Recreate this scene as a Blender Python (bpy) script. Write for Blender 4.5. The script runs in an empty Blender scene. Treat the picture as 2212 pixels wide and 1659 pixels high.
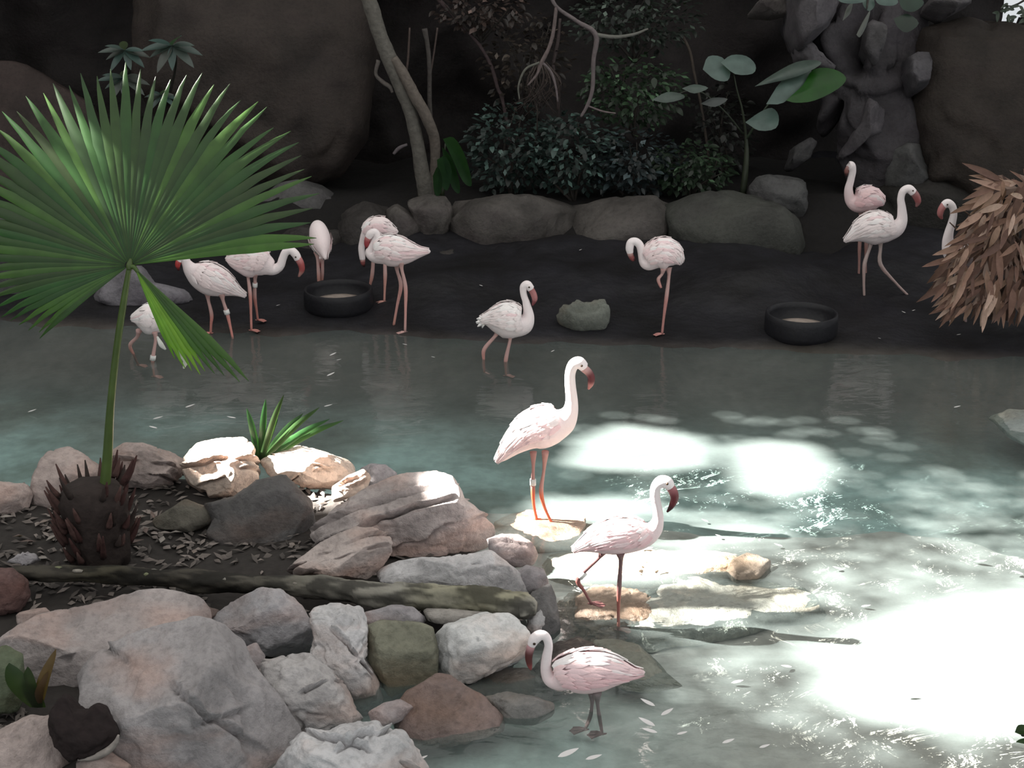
import bpy, bmesh, math, random
import numpy as np
from mathutils import Vector, Matrix
SC = bpy.context.scene
COL = SC.collection
random.seed(7)
# ------------------------------------------------------------------ camera
F, CX, CY, CAMZ, PITCH = 3200.0, 1106.0, 829.5, 3.3, math.radians(20.5)
cam_d = bpy.data.cameras.new('camera'); cam = bpy.data.objects.new('camera', cam_d); COL.objects.link(cam)
cam.location = (0, 0, CAMZ); cam.rotation_euler = (math.pi / 2 - PITCH, 0, 0)
cam_d.sensor_fit = 'HORIZONTAL'; cam_d.sensor_width = 36.0; cam_d.lens = 36.0 * F / 2212.0
cam_d.clip_end = 200
SC.camera = cam
# ------------------------------------------------------------------ world, sun, exposure
W = bpy.data.worlds.new('World'); SC.world = W; W.use_nodes = True
W.node_tree.nodes['Background'].inputs[0].default_value = (0.93, 0.97, 1.0, 1)
W.node_tree.nodes['Background'].inputs[1].default_value = 0.75
SUN_DIR = Vector((0.75, -0.12, -0.64)).normalized()
sd = bpy.data.lights.new('sun', 'SUN'); sd.energy = 120.0; sd.angle = math.radians(0.65); sd.color = (1.0, 0.95, 0.87)
so = bpy.data.objects.new('sun', sd); COL.objects.link(so); so.location = (-8, 6, 12)
so.rotation_euler = SUN_DIR.to_track_quat('-Z', 'Y').to_euler()
SC.view_settings.view_transform = 'Standard'; SC.view_settings.look = 'None'
SC.view_settings.gamma = 1.0; SC.view_settings.use_curve_mapping = False
SC.view_settings.exposure = 0.0
# ------------------------------------------------------------------ measuring: photo pixel -> point in the place
RIGHT = Vector((1, 0, 0)); FWD = Vector((0, math.cos(PITCH), -math.sin(PITCH))); UP = Vector((0, math.sin(PITCH), math.cos(PITCH)))
CAM = Vector((0, 0, CAMZ))
def ray(px, py): return FWD + RIGHT * ((px - CX) / F) - UP * ((py - CY) / F)
def P(px, py, z=0.0):
    d = ray(px, py); return CAM + d * ((z - CAMZ) / d.z)
def PY(px, py, Y):
    d = ray(px, py); return CAM + d * (Y / d.y)
def mpp(p): return (Vector(p) - CAM).dot(FWD) / F
# ------------------------------------------------------------------ noise
_rng = np.random.RandomState(3)
_perm = _rng.permutation(256); _perm = np.concatenate([_perm, _perm])
_grad = _rng.normal(size=(256, 3)); _grad /= np.linalg.norm(_grad, axis=1)[:, None]
def pn(p):
    p = np.asarray(p, float); i = np.floor(p).astype(int); f = p - i; i &= 255
    u = f * f * f * (f * (f * 6 - 15) + 10); out = 0
    for dx in (0, 1):
        for dy in (0, 1):
            for dz in (0, 1):
                h = _perm[_perm[_perm[i[:, 0] + dx & 255] + (i[:, 1] + dy & 255)] + (i[:, 2] + dz & 255)]
                g = _grad[h]; d = f - np.array([dx, dy, dz])
                w = (u[:, 0] if dx else 1 - u[:, 0]) * (u[:, 1] if dy else 1 - u[:, 1]) * (u[:, 2] if dz else 1 - u[:, 2])
                out = out + w * (g * d).sum(1)
    return out * 1.5
def fbm(p, o=4):
    s, a = 0, 1.0
    for k in range(o): s = s + a * pn(p * (2 ** k) + 17.3 * k); a *= .5
    return s
# ------------------------------------------------------------------ materials
def new_mat(name):
    m = bpy.data.materials.new(name); m.use_nodes = True; nt = m.node_tree
    return m, nt, nt.nodes['Principled BSDF']
def N(nt, t, **kw):
    n = nt.nodes.new(t)
    for k, v in kw.items(): setattr(n, k, v)
    return n
def noise_bump(nt, b, scale, strength, dist=.01, detail=6, coord='Object'):
    tc = N(nt, 'ShaderNodeTexCoord'); no = N(nt, 'ShaderNodeTexNoise'); no.inputs['Scale'].default_value = scale; no.inputs['Detail'].default_value = detail
    nt.links.new(tc.outputs[coord], no.inputs['Vector'])
    bu = N(nt, 'ShaderNodeBump'); bu.inputs['Strength'].default_value = strength; bu.inputs['Distance'].default_value = dist
    nt.links.new(no.outputs['Fac'], bu.inputs['Height']); nt.links.new(bu.outputs[0], b.inputs['Normal'])
    return tc, no, bu
def mixc(nt, fac, a, b, mode='MIX'):
    m = N(nt, 'ShaderNodeMix', data_type='RGBA', blend_type=mode)
    for sock, v in ((m.inputs[0], fac), (m.inputs[6], a), (m.inputs[7], b)):
        if hasattr(v, 'links') or hasattr(v, 'is_linked'): nt.links.new(v, sock)
        else: sock.default_value = v
    return m.outputs[2]
def ramp(nt, src, a, b):
    r = N(nt, 'ShaderNodeMapRange'); r.inputs[1].default_value = a; r.inputs[2].default_value = b
    nt.links.new(src, r.inputs[0]); return r.outputs[0]
def make_rock_mat(name, stain, pit=.5, rough=.75, vary=.4):
    m, nt, b = new_mat(name)
    oi = N(nt, 'ShaderNodeObjectInfo'); tc = N(nt, 'ShaderNodeTexCoord')
    add = N(nt, 'ShaderNodeVectorMath', operation='ADD'); nt.links.new(tc.outputs['Object'], add.inputs[0]); nt.links.new(oi.outputs['Location'], add.inputs[1])
    n1 = N(nt, 'ShaderNodeTexNoise'); n1.inputs['Scale'].default_value = 3.2; n1.inputs['Detail'].default_value = 7; nt.links.new(add.outputs[0], n1.inputs['Vector'])
    n2 = N(nt, 'ShaderNodeTexNoise'); n2.inputs['Scale'].default_value = 2.0; n2.inputs['Detail'].default_value = 4
    mp = N(nt, 'ShaderNodeMapping'); mp.inputs['Location'].default_value = (4, 7, 2); mp.inputs['Scale'].default_value = (1, 1, 3)
    nt.links.new(add.outputs[0], mp.inputs[0]); nt.links.new(mp.outputs[0], n2.inputs['Vector'])
    n3 = N(nt, 'ShaderNodeTexNoise'); n3.inputs['Scale'].default_value = 34; n3.inputs['Detail'].default_value = 8; n3.inputs['Roughness'].default_value = .65; nt.links.new(add.outputs[0], n3.inputs['Vector'])
    c = mixc(nt, ramp(nt, n2.outputs['Fac'], .5, .72), oi.outputs['Color'], mixc(nt, 1.0, oi.outputs['Color'], stain, 'MULTIPLY'))
    lo = mixc(nt, 1.0, c, (1 - vary, 1 - vary, 1 - vary, 1), 'MULTIPLY')
    c = mixc(nt, ramp(nt, n1.outputs['Fac'], .3, .6), lo, c)
    sp = mixc(nt, 1.0, c, (.72, .72, .72, 1), 'MULTIPLY')
    c = mixc(nt, ramp(nt, n3.outputs['Fac'], .32, .55), sp, c)
    nt.links.new(c, b.inputs['Base Color']); b.inputs['Roughness'].default_value = rough; b.inputs['Specular IOR Level'].default_value = .3
    vo = N(nt, 'ShaderNodeTexVoronoi'); vo.inputs['Scale'].default_value = 9; nt.links.new(add.outputs[0], vo.inputs['Vector'])
    sm = N(nt, 'ShaderNodeMath', operation='MULTIPLY_ADD'); nt.links.new(n1.outputs['Fac'], sm.inputs[0]); sm.inputs[1].default_value = 3.0; nt.links.new(n3.outputs['Fac'], sm.inputs[2])
    bu = N(nt, 'ShaderNodeBump'); bu.inputs['Strength'].default_value = pit; bu.inputs['Distance'].default_value = .045
    nt.links.new(sm.outputs[0], bu.inputs['Height']); nt.links.new(bu.outputs[0], b.inputs['Normal'])
    return m
M = {}
M['rock'] = make_rock_mat('island rock', (1.1, .87, .77, 1))
M['darkrock'] = make_rock_mat('cave rock', (.8, .75, .8, 1), .4, .7, .5)
M['wetrock'] = make_rock_mat('wet shelf rock', (1.06, .9, .75, 1), .5, .3, .4)
def attr_mat(name, rough, bump_scale=None, bump=.3, spec=.3, transl=0, sss=0):
    m, nt, b = new_mat(name)
    a = N(nt, 'ShaderNodeAttribute'); a.attribute_name = 'Col'
    nt.links.new(a.outputs['Color'], b.inputs['Base Color'])
    b.inputs['Roughness'].default_value = rough; b.inputs['Specular IOR Level'].default_value = spec
    if bump_scale: noise_bump(nt, b, bump_scale, bump, .006)
    return m
M['plumage'] = attr_mat('flamingo plumage', .85, 70, .35, .1)
M['legskin'] = attr_mat('flamingo leg skin', .45, 120, .2)
M['beak'] = attr_mat('flamingo beak', .35)
def obj_col_mat(name, rough, bump_scale=0, bump=.3, transl=0.0, spec=.3, streak=0):
    m, nt, b = new_mat(name)
    oi = N(nt, 'ShaderNodeObjectInfo')
    tc = N(nt, 'ShaderNodeTexCoord'); no = N(nt, 'ShaderNodeTexNoise'); no.inputs['Scale'].default_value = bump_scale or 12
    nt.links.new(tc.outputs['Object'], no.inputs['Vector'])
    c = mixc(nt, no.outputs['Fac'], mixc(nt, 1.0, oi.outputs['Color'], (.6, .6, .6, 1), 'MULTIPLY'), mixc(nt, 1.0, oi.outputs['Color'], (1.35, 1.35, 1.35, 1), 'MULTIPLY'))
    nt.links.new(c, b.inputs['Base Color']); b.inputs['Roughness'].default_value = rough; b.inputs['Specular IOR Level'].default_value = spec
    if bump_scale:
        bu = N(nt, 'ShaderNodeBump'); bu.inputs['Strength'].default_value = bump; bu.inputs['Distance'].default_value = .01
        nt.links.new(no.outputs['Fac'], bu.inputs['Height']); nt.links.new(bu.outputs[0], b.inputs['Normal'])
    if transl:
        tr = N(nt, 'ShaderNodeBsdfTranslucent'); nt.links.new(mixc(nt, 1.0, c, (1.3, 1.5, .5, 1), 'MULTIPLY'), tr.inputs[0])
        mx = N(nt, 'ShaderNodeMixShader'); mx.inputs[0].default_value = transl
        nt.links.new(b.outputs[0], mx.inputs[1]); nt.links.new(tr.outputs[0], mx.inputs[2])
        nt.links.new(mx.outputs[0], nt.nodes['Material Output'].inputs[0])
    return m
M['leaf'] = obj_col_mat('leaf', .35, 0, 0, .3, .5)
M['dryleaf'] = obj_col_mat('dry leaf', .7, 25, .4, .15)
M['bark'] = obj_col_mat('bark', .85, 30, .8)
M['rubber'] = obj_col_mat('black rubber', .5, 40, .2)
M['plain'] = obj_col_mat('plain matte', .6)
M['soil'] = obj_col_mat('soil', .9, 22, 1.0)
# pond bed: colours of its silt, paint and mud in the 'Col' attribute
m, nt, b = new_mat('pond bed'); M['bed'] = m
a = N(nt, 'ShaderNodeAttribute'); a.attribute_name = 'Col'
tc = N(nt, 'ShaderNodeTexCoord'); no = N(nt, 'ShaderNodeTexNoise'); no.inputs['Scale'].default_value = 1.6; no.inputs['Detail'].default_value = 8; no.inputs['Roughness'].default_value = .6
nt.links.new(tc.outputs['Object'], no.inputs['Vector'])
no2 = N(nt, 'ShaderNodeTexNoise'); no2.inputs['Scale'].default_value = 14; no2.inputs['Detail'].default_value = 6; nt.links.new(tc.outputs['Object'], no2.inputs['Vector'])
c = mixc(nt, ramp(nt, no.outputs['Fac'], .35, .65), mixc(nt, 1.0, a.outputs['Color'], (.52, .50, .46, 1), 'MULTIPLY'), mixc(nt, 1.0, a.outputs['Color'], (1.25, 1.27, 1.27, 1), 'MULTIPLY'))
c = mixc(nt, ramp(nt, no2.outputs['Fac'], .4, .6), mixc(nt, 1.0, c, (.85, .85, .85, 1), 'MULTIPLY'), c)
nt.links.new(c, b.inputs['Base Color']); b.inputs['Roughness'].default_value = .55; b.inputs['Specular IOR Level'].default_value = .25
bu = N(nt, 'ShaderNodeBump'); bu.inputs['Strength'].default_value = .5; bu.inputs['Distance'].default_value = .02
nt.links.new(no2.outputs['Fac'], bu.inputs['Height']); nt.links.new(bu.outputs[0], b.inputs['Normal'])
# water: clear with a little suspended silt, Fresnel mirror on top
m = bpy.data.materials.new('pond water'); m.use_nodes = True; nt = m.node_tree; nt.nodes.remove(nt.nodes['Principled BSDF']); M['water'] = m
tr = N(nt, 'ShaderNodeBsdfTransparent'); tr.inputs[0].default_value = (.92, .97, .96, 1)
df = N(nt, 'ShaderNodeBsdfDiffuse'); df.inputs[0].default_value = (.38, .46, .455, 1)
gl = N(nt, 'ShaderNodeBsdfGlossy'); gl.inputs['Roughness'].default_value = .04
tc = N(nt, 'ShaderNodeTexCoord'); mp = N(nt, 'ShaderNodeMapping'); mp.inputs['Scale'].default_value = (1, 2.2, 1); nt.links.new(tc.outputs['Object'], mp.inputs[0])
n1 = N(nt, 'ShaderNodeTexNoise'); n1.inputs['Scale'].default_value = 3.5; n1.inputs['Detail'].default_value = 5; n1.inputs['Distortion'].default_value = .6; nt.links.new(mp.outputs[0], n1.inputs['Vector'])
bu = N(nt, 'ShaderNodeBump'); bu.inputs['Strength'].default_value = .22; bu.inputs['Distance'].default_value = .032; nt.links.new(n1.outputs['Fac'], bu.inputs['Height'])
fr = N(nt, 'ShaderNodeFresnel'); fr.inputs['IOR'].default_value = 1.33
nt.links.new(bu.outputs[0], fr.inputs['Normal']); nt.links.new(bu.outputs[0], gl.inputs['Normal'])
m1 = N(nt, 'ShaderNodeMixShader'); m1.inputs[0].default_value = .11; nt.links.new(tr.outputs[0], m1.inputs[1]); nt.links.new(df.outputs[0], m1.inputs[2])
m2 = N(nt, 'ShaderNodeMixShader'); nt.links.new(fr.outputs[0], m2.inputs[0]); nt.links.new(m1.outputs[0], m2.inputs[1]); nt.links.new(gl.outputs[0], m2.inputs[2])
nt.links.new(m2.outputs[0], nt.nodes['Material Output'].inputs[0])
# sheet of the added roof: translucent, gives soft fill light from above
m = bpy.data.materials.new('gobo roof sheet'); m.use_nodes = True; nt = m.node_tree; nt.nodes.remove(nt.nodes['Principled BSDF']); M['roof'] = m
tl = N(nt, 'ShaderNodeBsdfTranslucent'); tl.inputs[0].default_value = (.042, .0435, .045, 1)
nt.links.new(tl.outputs[0], nt.nodes['Material Output'].inputs[0])
# ------------------------------------------------------------------ building helpers
ORG = {}
def empty(name, loc, label, cat, group=None):
    o = bpy.data.objects.new(name, None); COL.objects.link(o); o.location = loc; o.empty_display_size = .05
    ORG[o.name] = Vector(loc); tag(o, label, cat, group); return o
def tag(o, label, cat, group=None):
    o['label'] = label; o['category'] = cat
    if group: o['group'] = group
    return o
def mesh(name, verts, faces, mat, parent=None, origin=None, cols=None, color=None, smooth=True, kind=None):
    """verts in world coordinates; the object's origin is `origin`, or its parent's."""
    O = ORG[parent.name] if parent else Vector(origin if origin is not None else (0, 0, 0))
    V = np.asarray([tuple(v) for v in verts], float) - np.array(O)
    me = bpy.data.meshes.new(name); me.from_pydata(V.tolist(), [], [list(map(int, f)) for f in faces])
    if smooth: me.polygons.foreach_set('use_smooth', [True] * len(me.polygons))
    if cols is not None:
        at = me.color_attributes.new('Col', 'FLOAT_COLOR', 'POINT')
        c = np.ones((len(V), 4)); c[:, :3] = cols; at.data.foreach_set('color', c.ravel())
    me.materials.append(mat); me.update()
    o = bpy.data.objects.new(name, me); COL.objects.link(o)
    if parent: o.parent = parent
    else: o.location = O
    ORG[o.name] = O
    if color is not None: o.color = (*color, 1)
    if kind: o['kind'] = kind
    return o
def catmull(pts, n):
    pts = np.asarray(pts, float); ext = np.vstack([2 * pts[0] - pts[1], pts, 2 * pts[-1] - pts[-2]])
    out, us = [], []
    for i in range(1, len(ext) - 2):
        p0, p1, p2, p3 = ext[i - 1:i + 3]
        for k in range(n):
            t = k / n
            out.append(.5 * (2 * p1 + (p2 - p0) * t + (2 * p0 - 5 * p1 + 4 * p2 - p3) * t * t + (3 * p1 - p0 - 3 * p2 + p3) * t ** 3)); us.append(i - 1 + t)
    out.append(pts[-1]); us.append(len(pts) - 1)
    return np.array(out), np.array(us)
def tube(pts, rads, seg=8, sub=3, noise=0.0):
    """round tapered tube through 3-D points; returns verts, faces"""
    d = np.hstack([np.asarray([tuple(p) for p in pts], float), np.asarray(rads, float)[:, None]])
    d, _ = catmull(d, sub) if len(d) > 2 else (np.array([d[0], (d[0] + d[1]) / 2, d[1]]), 0)
    c, r = d[:, :3], np.maximum(d[:, 3], 1e-4)
    t = np.gradient(c, axis=0); t /= np.linalg.norm(t, axis=1)[:, None] + 1e-9
    ref = np.array([.13, 1, .21]); V, Fs = [], []
    for i in range(len(c)):
        a = np.cross(t[i], ref); a /= np.linalg.norm(a) + 1e-9; bb = np.cross(t[i], a)
        for k in range(seg):
            th = 2 * math.pi * k / seg; rr = r[i] * (1 + noise * random.uniform(-1, 1))
            V.append(c[i] + rr * (math.cos(th) * a + math.sin(th) * bb))
    for i in range(len(c) - 1):
        for k in range(seg):
            k2 = (k + 1) % seg; Fs.append((i * seg + k, i * seg + k2, (i + 1) * seg + k2, (i + 1) * seg + k))
    n = len(V); V.append(c[0]); V.append(c[-1]); e = (len(c) - 1) * seg
    for k in range(seg):
        k2 = (k + 1) % seg; Fs.append((n, k2, k)); Fs.append((n + 1, e + k, e + k2))
    return V, Fs
def join(*vf):
    V, Fs = [], []
    for v, f in vf:
        o = len(V); V += [tuple(x) for x in v]; Fs += [tuple(i + o for i in q) for q in f]
    return V, Fs
_ico = {}
def ico(n):
    if n not in _ico:
        bm = bmesh.new(); bmesh.ops.create_icosphere(bm, subdivisions=n, radius=1)
        _ico[n] = (np.array([v.co[:] for v in bm.verts]), [[v.index for v in f.verts] for f in bm.faces]); bm.free()
    return _ico[n]
def poly_radius(pts, th):
    """distance from the origin to the outline in each direction th"""
    out = np.zeros(len(th)); dx, dy = np.cos(th), np.sin(th)
    for i in range(len(pts)):
        a, b_ = pts[i], pts[(i + 1) % len(pts)]; e = b_ - a
        den = dx * e[1] - dy * e[0]; den = np.where(abs(den) < 1e-9, 1e-9, den)
        t = (a[0] * e[1] - a[1] * e[0]) / den; s = (a[0] * dy - a[1] * dx) / den
        ok = (t > 0) & (s >= -1e-6) & (s <= 1 + 1e-6); out = np.where(ok & (t > out), t, out)
    return out
def poly_centre(q):
    q = np.asarray(q, float); x, y = q[:, 0], q[:, 1]; x2, y2 = np.roll(x, -1), np.roll(y, -1); cr = x * y2 - x2 * y; A = cr.sum() / 2
    return np.array([((x + x2) * cr).sum() / (6 * A), ((y + y2) * cr).sum() / (6 * A)])
def rock(name, label, poly, color, z=None, Y=None, d=.75, seed=0, sub=5, mat='rock', facets=9, rough=1.0, cracks=(), flat=False, h=.1, cat='rock', group=None, box=.72, grow=1.05, planes=(), kind=None, parent=None):
    """a boulder of real thickness whose outline seen from the walkway is `poly`; flat=True: a slab lying on the bed with that footprint"""
    rs = np.random.RandomState(seed + 11)
    cpx = poly_centre(poly)
    if flat:
        g = np.array([P(x, y, z)[:2] for x, y in poly]); c2 = poly_centre(g); C = Vector((c2[0], c2[1], z))
        loc = g - c2; ax = (Vector((1, 0, 0)), Vector((0, 1, 0)), Vector((0, 0, 1)))
    else:
        C = P(cpx[0], cpx[1], z) if Y is None else PY(cpx[0], cpx[1], Y)
        s = mpp(C); loc = (np.asarray(poly, float) - cpx) * np.array([s, -s]); ax = (RIGHT, UP, FWD)
    if cracks and sub == 5: sub = 6
    D, Fs = ico(sub)
    if not flat: loc = loc * grow
    tt = np.linspace(-math.pi, math.pi, 361); rr = poly_radius(loc, tt)
    kk = np.hanning(5 if flat else 13); kk /= kk.sum(); rr = np.convolve(np.concatenate([rr[-7:-1], rr, rr[1:7]]), kk, 'same')[6:-6]
    size = rr.mean(); dep = h if flat else d * size
    th = np.arctan2(D[:, 1], D[:, 0]); rho = np.hypot(D[:, 0], D[:, 1])
    R = np.interp(th, tt, rr) * rho ** box
    q = np.stack([np.cos(th) * R, np.sin(th) * R, np.sign(D[:, 2]) * np.abs(D[:, 2]) ** .8 * dep], 1)
    sc = size if not flat else max(dep, size * .3)
    for k in range(facets):                                    # flat broken faces
        nrm = rs.normal(size=3); nrm[2] = -abs(nrm[2]) - .25 if not flat else abs(nrm[2]) * 2; nrm /= np.linalg.norm(nrm)
        pr = q @ nrm; hmax = pr.max(); lim = hmax * rs.uniform(.72, .93)
        over = np.maximum(pr - lim, 0); q -= (over * .93)[:, None] * nrm
    for (a1, a2, a3, fr_c) in planes:                            # large flat faces the boulder shows
        nrm = np.array([a1, a2, a3]); nrm /= np.linalg.norm(nrm); pr = q @ nrm; q -= (np.maximum(pr - fr_c * pr.max(), 0) * .95)[:, None] * nrm
    Wd = q @ np.array([list(a_) for a_ in ax])
    nd = q / (np.linalg.norm(q, axis=1)[:, None] + 1e-9)
    off = rs.uniform(0, 90, 3); f0 = 1.0 / sc
    n = .05 * fbm(q * f0 * 1.1 + off, 3) + .022 * fbm(q * f0 * 4.5 + off, 4) - .05 * np.clip(.16 - np.abs(pn(q * f0 * 2.0 + off + 7)), 0, 1) / .16 * np.clip(pn(q * f0 * 1.2 + off + 50) * 2.5 + .4, 0, 1)
    for (ang, o_, wd, dp) in cracks:
        dp *= 2.5; wd = max(wd, .019)                           # bedding cracks
        mdir = np.array([-math.sin(ang), math.cos(ang), .35]); sdist = (q @ mdir) / size - o_ + .09 * pn(q * f0 * 1.8 + off)
        gate = np.clip(pn(q * f0 * 1.3 + off + 31) * 3 + .8, 0, 1)
        n -= dp * np.exp(-(sdist / wd) ** 2) * gate
        n += dp * .45 * np.exp(-((sdist - 2.6 * wd) / (1.6 * wd)) ** 2) * gate
    if flat: q[:, 2] += n * sc * rough * .8; q[:, :2] += nd[:, :2] * (n * sc * rough)[:, None]
    else: q = q + nd * (n * sc * rough)[:, None]
    if True:                                                    # keep the measured outline
        for _ in range(2):
            tq = np.arctan2(q[:, 1], q[:, 0]); rq = np.hypot(q[:, 0], q[:, 1]); bi = ((tq + math.pi) / (2 * math.pi) * 72).astype(int) % 72
            mx = np.zeros(72); np.maximum.at(mx, bi, rq); cen = -math.pi + (np.arange(72) + .5) * 2 * math.pi / 72
            want = np.interp(cen, tt, rr); k_ = np.clip(want / np.maximum(mx, 1e-6), .9, 1.5)
            k3 = np.concatenate([k_, k_, k_]); k3 = (np.roll(k3, 1) + 2 * k3 + np.roll(k3, -1)) / 4
            fct = np.interp(tq, np.concatenate([cen - 2 * math.pi, cen, cen + 2 * math.pi]), k3); q[:, :2] *= fct[:, None]
    V = q @ np.array([list(a_) for a_ in ax]) + np.array(C)
    o = mesh(name, V, Fs, M[mat], parent, C, color=tuple(min(.68, q_ * 1.22) for q_ in color) if mat == 'rock' else color, kind=kind)
    if label: tag(o, label, cat, group)
    return o
def inside(poly, x, y):
    poly = np.asarray(poly); r = np.zeros(x.shape, bool); n = len(poly)
    for i in range(n):
        x1, y1 = poly[i]; x2, y2 = poly[(i + 1) % n]
        c = ((y1 > y) != (y2 > y)) & (x < (x2 - x1) * (y - y1) / (y2 - y1 + 1e-12) + x1); r ^= c
    return r
# ------------------------------------------------------------------ setting: pond bed and mud bank
shore = [P(x, y) for x, y in ((-900, 668), (0, 688), (500, 712), (860, 718), (1050, 735), (1440, 742), (1660, 749), (1900, 758), (2212, 772), (3000, 800))]
SX, SY = [p.x for p in shore], [p.y for p in shore]
shelf = [P(x, y) for x, y in ((0, 1010), (900, 1035), (1000, 1045), (1250, 1070), (1500, 1101), (1664, 1110), (1905, 1098), (2100, 1130), (2400, 1190), (3000, 1250))]
HX, HY = [p.x for p in shelf], [p.y for p in shelf]
def sm(x, a_, b_): t = np.clip((x - a_) / (b_ - a_), 0, 1); return t * t * (3 - 2 * t)
def bed(x, y):
    pts = np.stack([x, y, np.zeros_like(x)], 1); nz = fbm(pts * .8, 4); n2 = fbm(pts * 2.3 + 5, 3)
    ds = y - np.interp(x, SX, SY) + .05 * n2; dh = np.interp(x, HX, HY) - y + .05 * n2
    z = -.20 + .02 * nz
    z = z + (.14) * sm(dh, -.06, .22) * (1 - .5 * sm(dh, 1.1, 2.0)) + .015 * n2
    z = z + .225 * sm(ds, -.9, .15) + .12 * sm(ds, 0, 2.0) * (1 + nz)
    for mx, my, mh, mr in ((950, 640, .10, .45), (1640, 640, .12, .5), (1300, 620, .07, .5)):
        p = P(mx, my); z = z + mh * np.exp(-(((x - p.x) / mr) ** 2 + ((y - p.y) / (mr * .8)) ** 2))
    return z, ds, dh, nz, n2
gx, gy = np.meshgrid(np.arange(-7, 7.01, .05), np.arange(1.5, 15.01, .05)); sh = gx.shape
z, ds, dh, nz, n2 = bed(gx.ravel(), gy.ravel())
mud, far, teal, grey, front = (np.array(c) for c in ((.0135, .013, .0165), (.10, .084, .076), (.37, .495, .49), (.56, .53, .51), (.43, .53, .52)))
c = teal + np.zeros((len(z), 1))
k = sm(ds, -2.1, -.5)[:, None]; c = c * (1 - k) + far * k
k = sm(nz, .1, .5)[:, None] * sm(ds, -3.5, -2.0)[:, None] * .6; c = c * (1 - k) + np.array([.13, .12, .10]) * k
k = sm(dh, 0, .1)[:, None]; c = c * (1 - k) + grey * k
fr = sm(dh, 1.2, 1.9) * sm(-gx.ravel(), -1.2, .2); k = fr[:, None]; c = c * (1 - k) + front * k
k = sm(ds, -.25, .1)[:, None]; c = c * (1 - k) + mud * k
nx = sh[1]; Fs = [(r * nx + q, r * nx + q + 1, (r + 1) * nx + q + 1, (r + 1) * nx + q) for r in range(sh[0] - 1) for q in range(nx - 1)]
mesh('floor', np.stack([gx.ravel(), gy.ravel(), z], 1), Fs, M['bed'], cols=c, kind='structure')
# water surface
wx, wy = np.meshgrid(np.linspace(-7, 7, 90), np.linspace(1.5, 13, 90))
nx = 90; Fs = [(r * nx + q, r * nx + q + 1, (r + 1) * nx + q + 1, (r + 1) * nx + q) for r in range(89) for q in range(89)]
mesh('water', np.stack([wx.ravel(), wy.ravel(), .004 * fbm(np.stack([wx.ravel() * 1.5, wy.ravel() * 2, wx.ravel() * 0], 1), 2)], 1), Fs, M['water'], kind='structure')
def ground(x, y): return float(bed(np.array([x]), np.array([y]))[0][0])
# cave wall behind, folded rock
ux, uz = np.meshgrid(np.arange(-8.5, 8.51, .08), np.arange(-.3, 5.01, .08)); q = np.stack([ux.ravel(), uz.ravel(), 0 * ux.ravel()], 1)
yy = 14.4 - .55 * fbm(q * .45 + 3, 4) + .35 * np.abs(pn(q * .9 + 8)) - .25 * q[:, 1] * (q[:, 1] > 2.2)
nx = ux.shape[1]; Fs = []
gap = P(2230, -5, 0); gapc = PY(2206, -2, 14.4)
for r in range(ux.shape[0] - 1):
    for k in range(nx - 1):
        if ux[r, k] > gapc.x - .18 and abs(uz[r, k] - gapc.z - .15) < .36 - .1 * math.sin(ux[r, k] * 9): continue
        Fs.append((r * nx + k, r * nx + k + 1, (r + 1) * nx + k + 1, (r + 1) * nx + k))
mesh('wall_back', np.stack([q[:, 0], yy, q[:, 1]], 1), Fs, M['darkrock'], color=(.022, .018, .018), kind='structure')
uy, uz = np.meshgrid(np.arange(2, 14.6, .12), np.arange(-.3, 3.21, .12)); q = np.stack([uy.ravel(), uz.ravel(), 0 * uy.ravel()], 1)
nx = uy.shape[1]; Fs = [(r * nx + k, (r + 1) * nx + k, (r + 1) * nx + k + 1, r * nx + k + 1) for r in range(uy.shape[0] - 1) for k in range(nx - 1)]
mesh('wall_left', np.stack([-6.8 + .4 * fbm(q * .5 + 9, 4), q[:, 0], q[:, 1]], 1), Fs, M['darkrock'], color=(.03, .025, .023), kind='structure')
# planter earth behind the shore stones
ux, uy = np.meshgrid(np.arange(-5, 3.2, .1), np.arange(11.5, 14.2, .1)); q = np.stack([ux.ravel(), uy.ravel(), 0 * ux.ravel()], 1)
nx = ux.shape[1]; Fs = [(r * nx + k, r * nx + k + 1, (r + 1) * nx + k + 1, (r + 1) * nx + k) for r in range(ux.shape[0] - 1) for k in range(nx - 1)]
mesh('floor', np.stack([q[:, 0], q[:, 1], -.05 + .42 * sm(q[:, 1], 11.5, 12.4) + .1 * fbm(q * 1.2, 3)], 1), Fs, M['soil'], color=(.009, .008, .008), kind='structure')
# unseen roof added as a gobo, its holes shaped to place the sun patches
ROOFZ = 7.0
def up_roof(p): t = (ROOFZ - p[2]) / -SUN_DIR.z; return (p[0] - SUN_DIR.x * t, p[1] - SUN_DIR.y * t)
gaps = []
def gap_(poly, z=0.0, Y=None, dens=1.0, dy=(-.2, -.1, 0, .1, .2)):
    if Y is None: gaps.append(([up_roof(P(x, y, z)) for x, y in poly], dens))
    else:
        for k in dy: gaps.append(([up_roof(PY(x, y, Y) + Vector((0, k, 0))) for x, y in poly], dens))
YA = P(1176, 1128, 0).y; YB = P(1336, 1362, 0).y; YC = P(1285, 1582, -.08).y
gap_([(1215, 1005), (1250, 950), (1330, 915), (1500, 940), (1550, 968), (1540, 1005), (1400, 1020), (1300, 1015)])
gap_([(1560, 965), (1640, 950), (1760, 960), (1810, 1010), (1780, 1055), (1690, 1080), (1600, 1060), (1570, 1010)])
gap_([(1330, 1060), (1600, 1035), (1800, 1060), (1720, 1095), (1500, 1085)], dens=.10)
gap_([(1130, 1095), (1200, 1075), (1400, 1075), (1430, 1100), (1340, 1135), (1200, 1125)])
gap_([(1430, 1165), (1600, 1120), (1700, 1150), (1560, 1182), (1450, 1190)])
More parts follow.
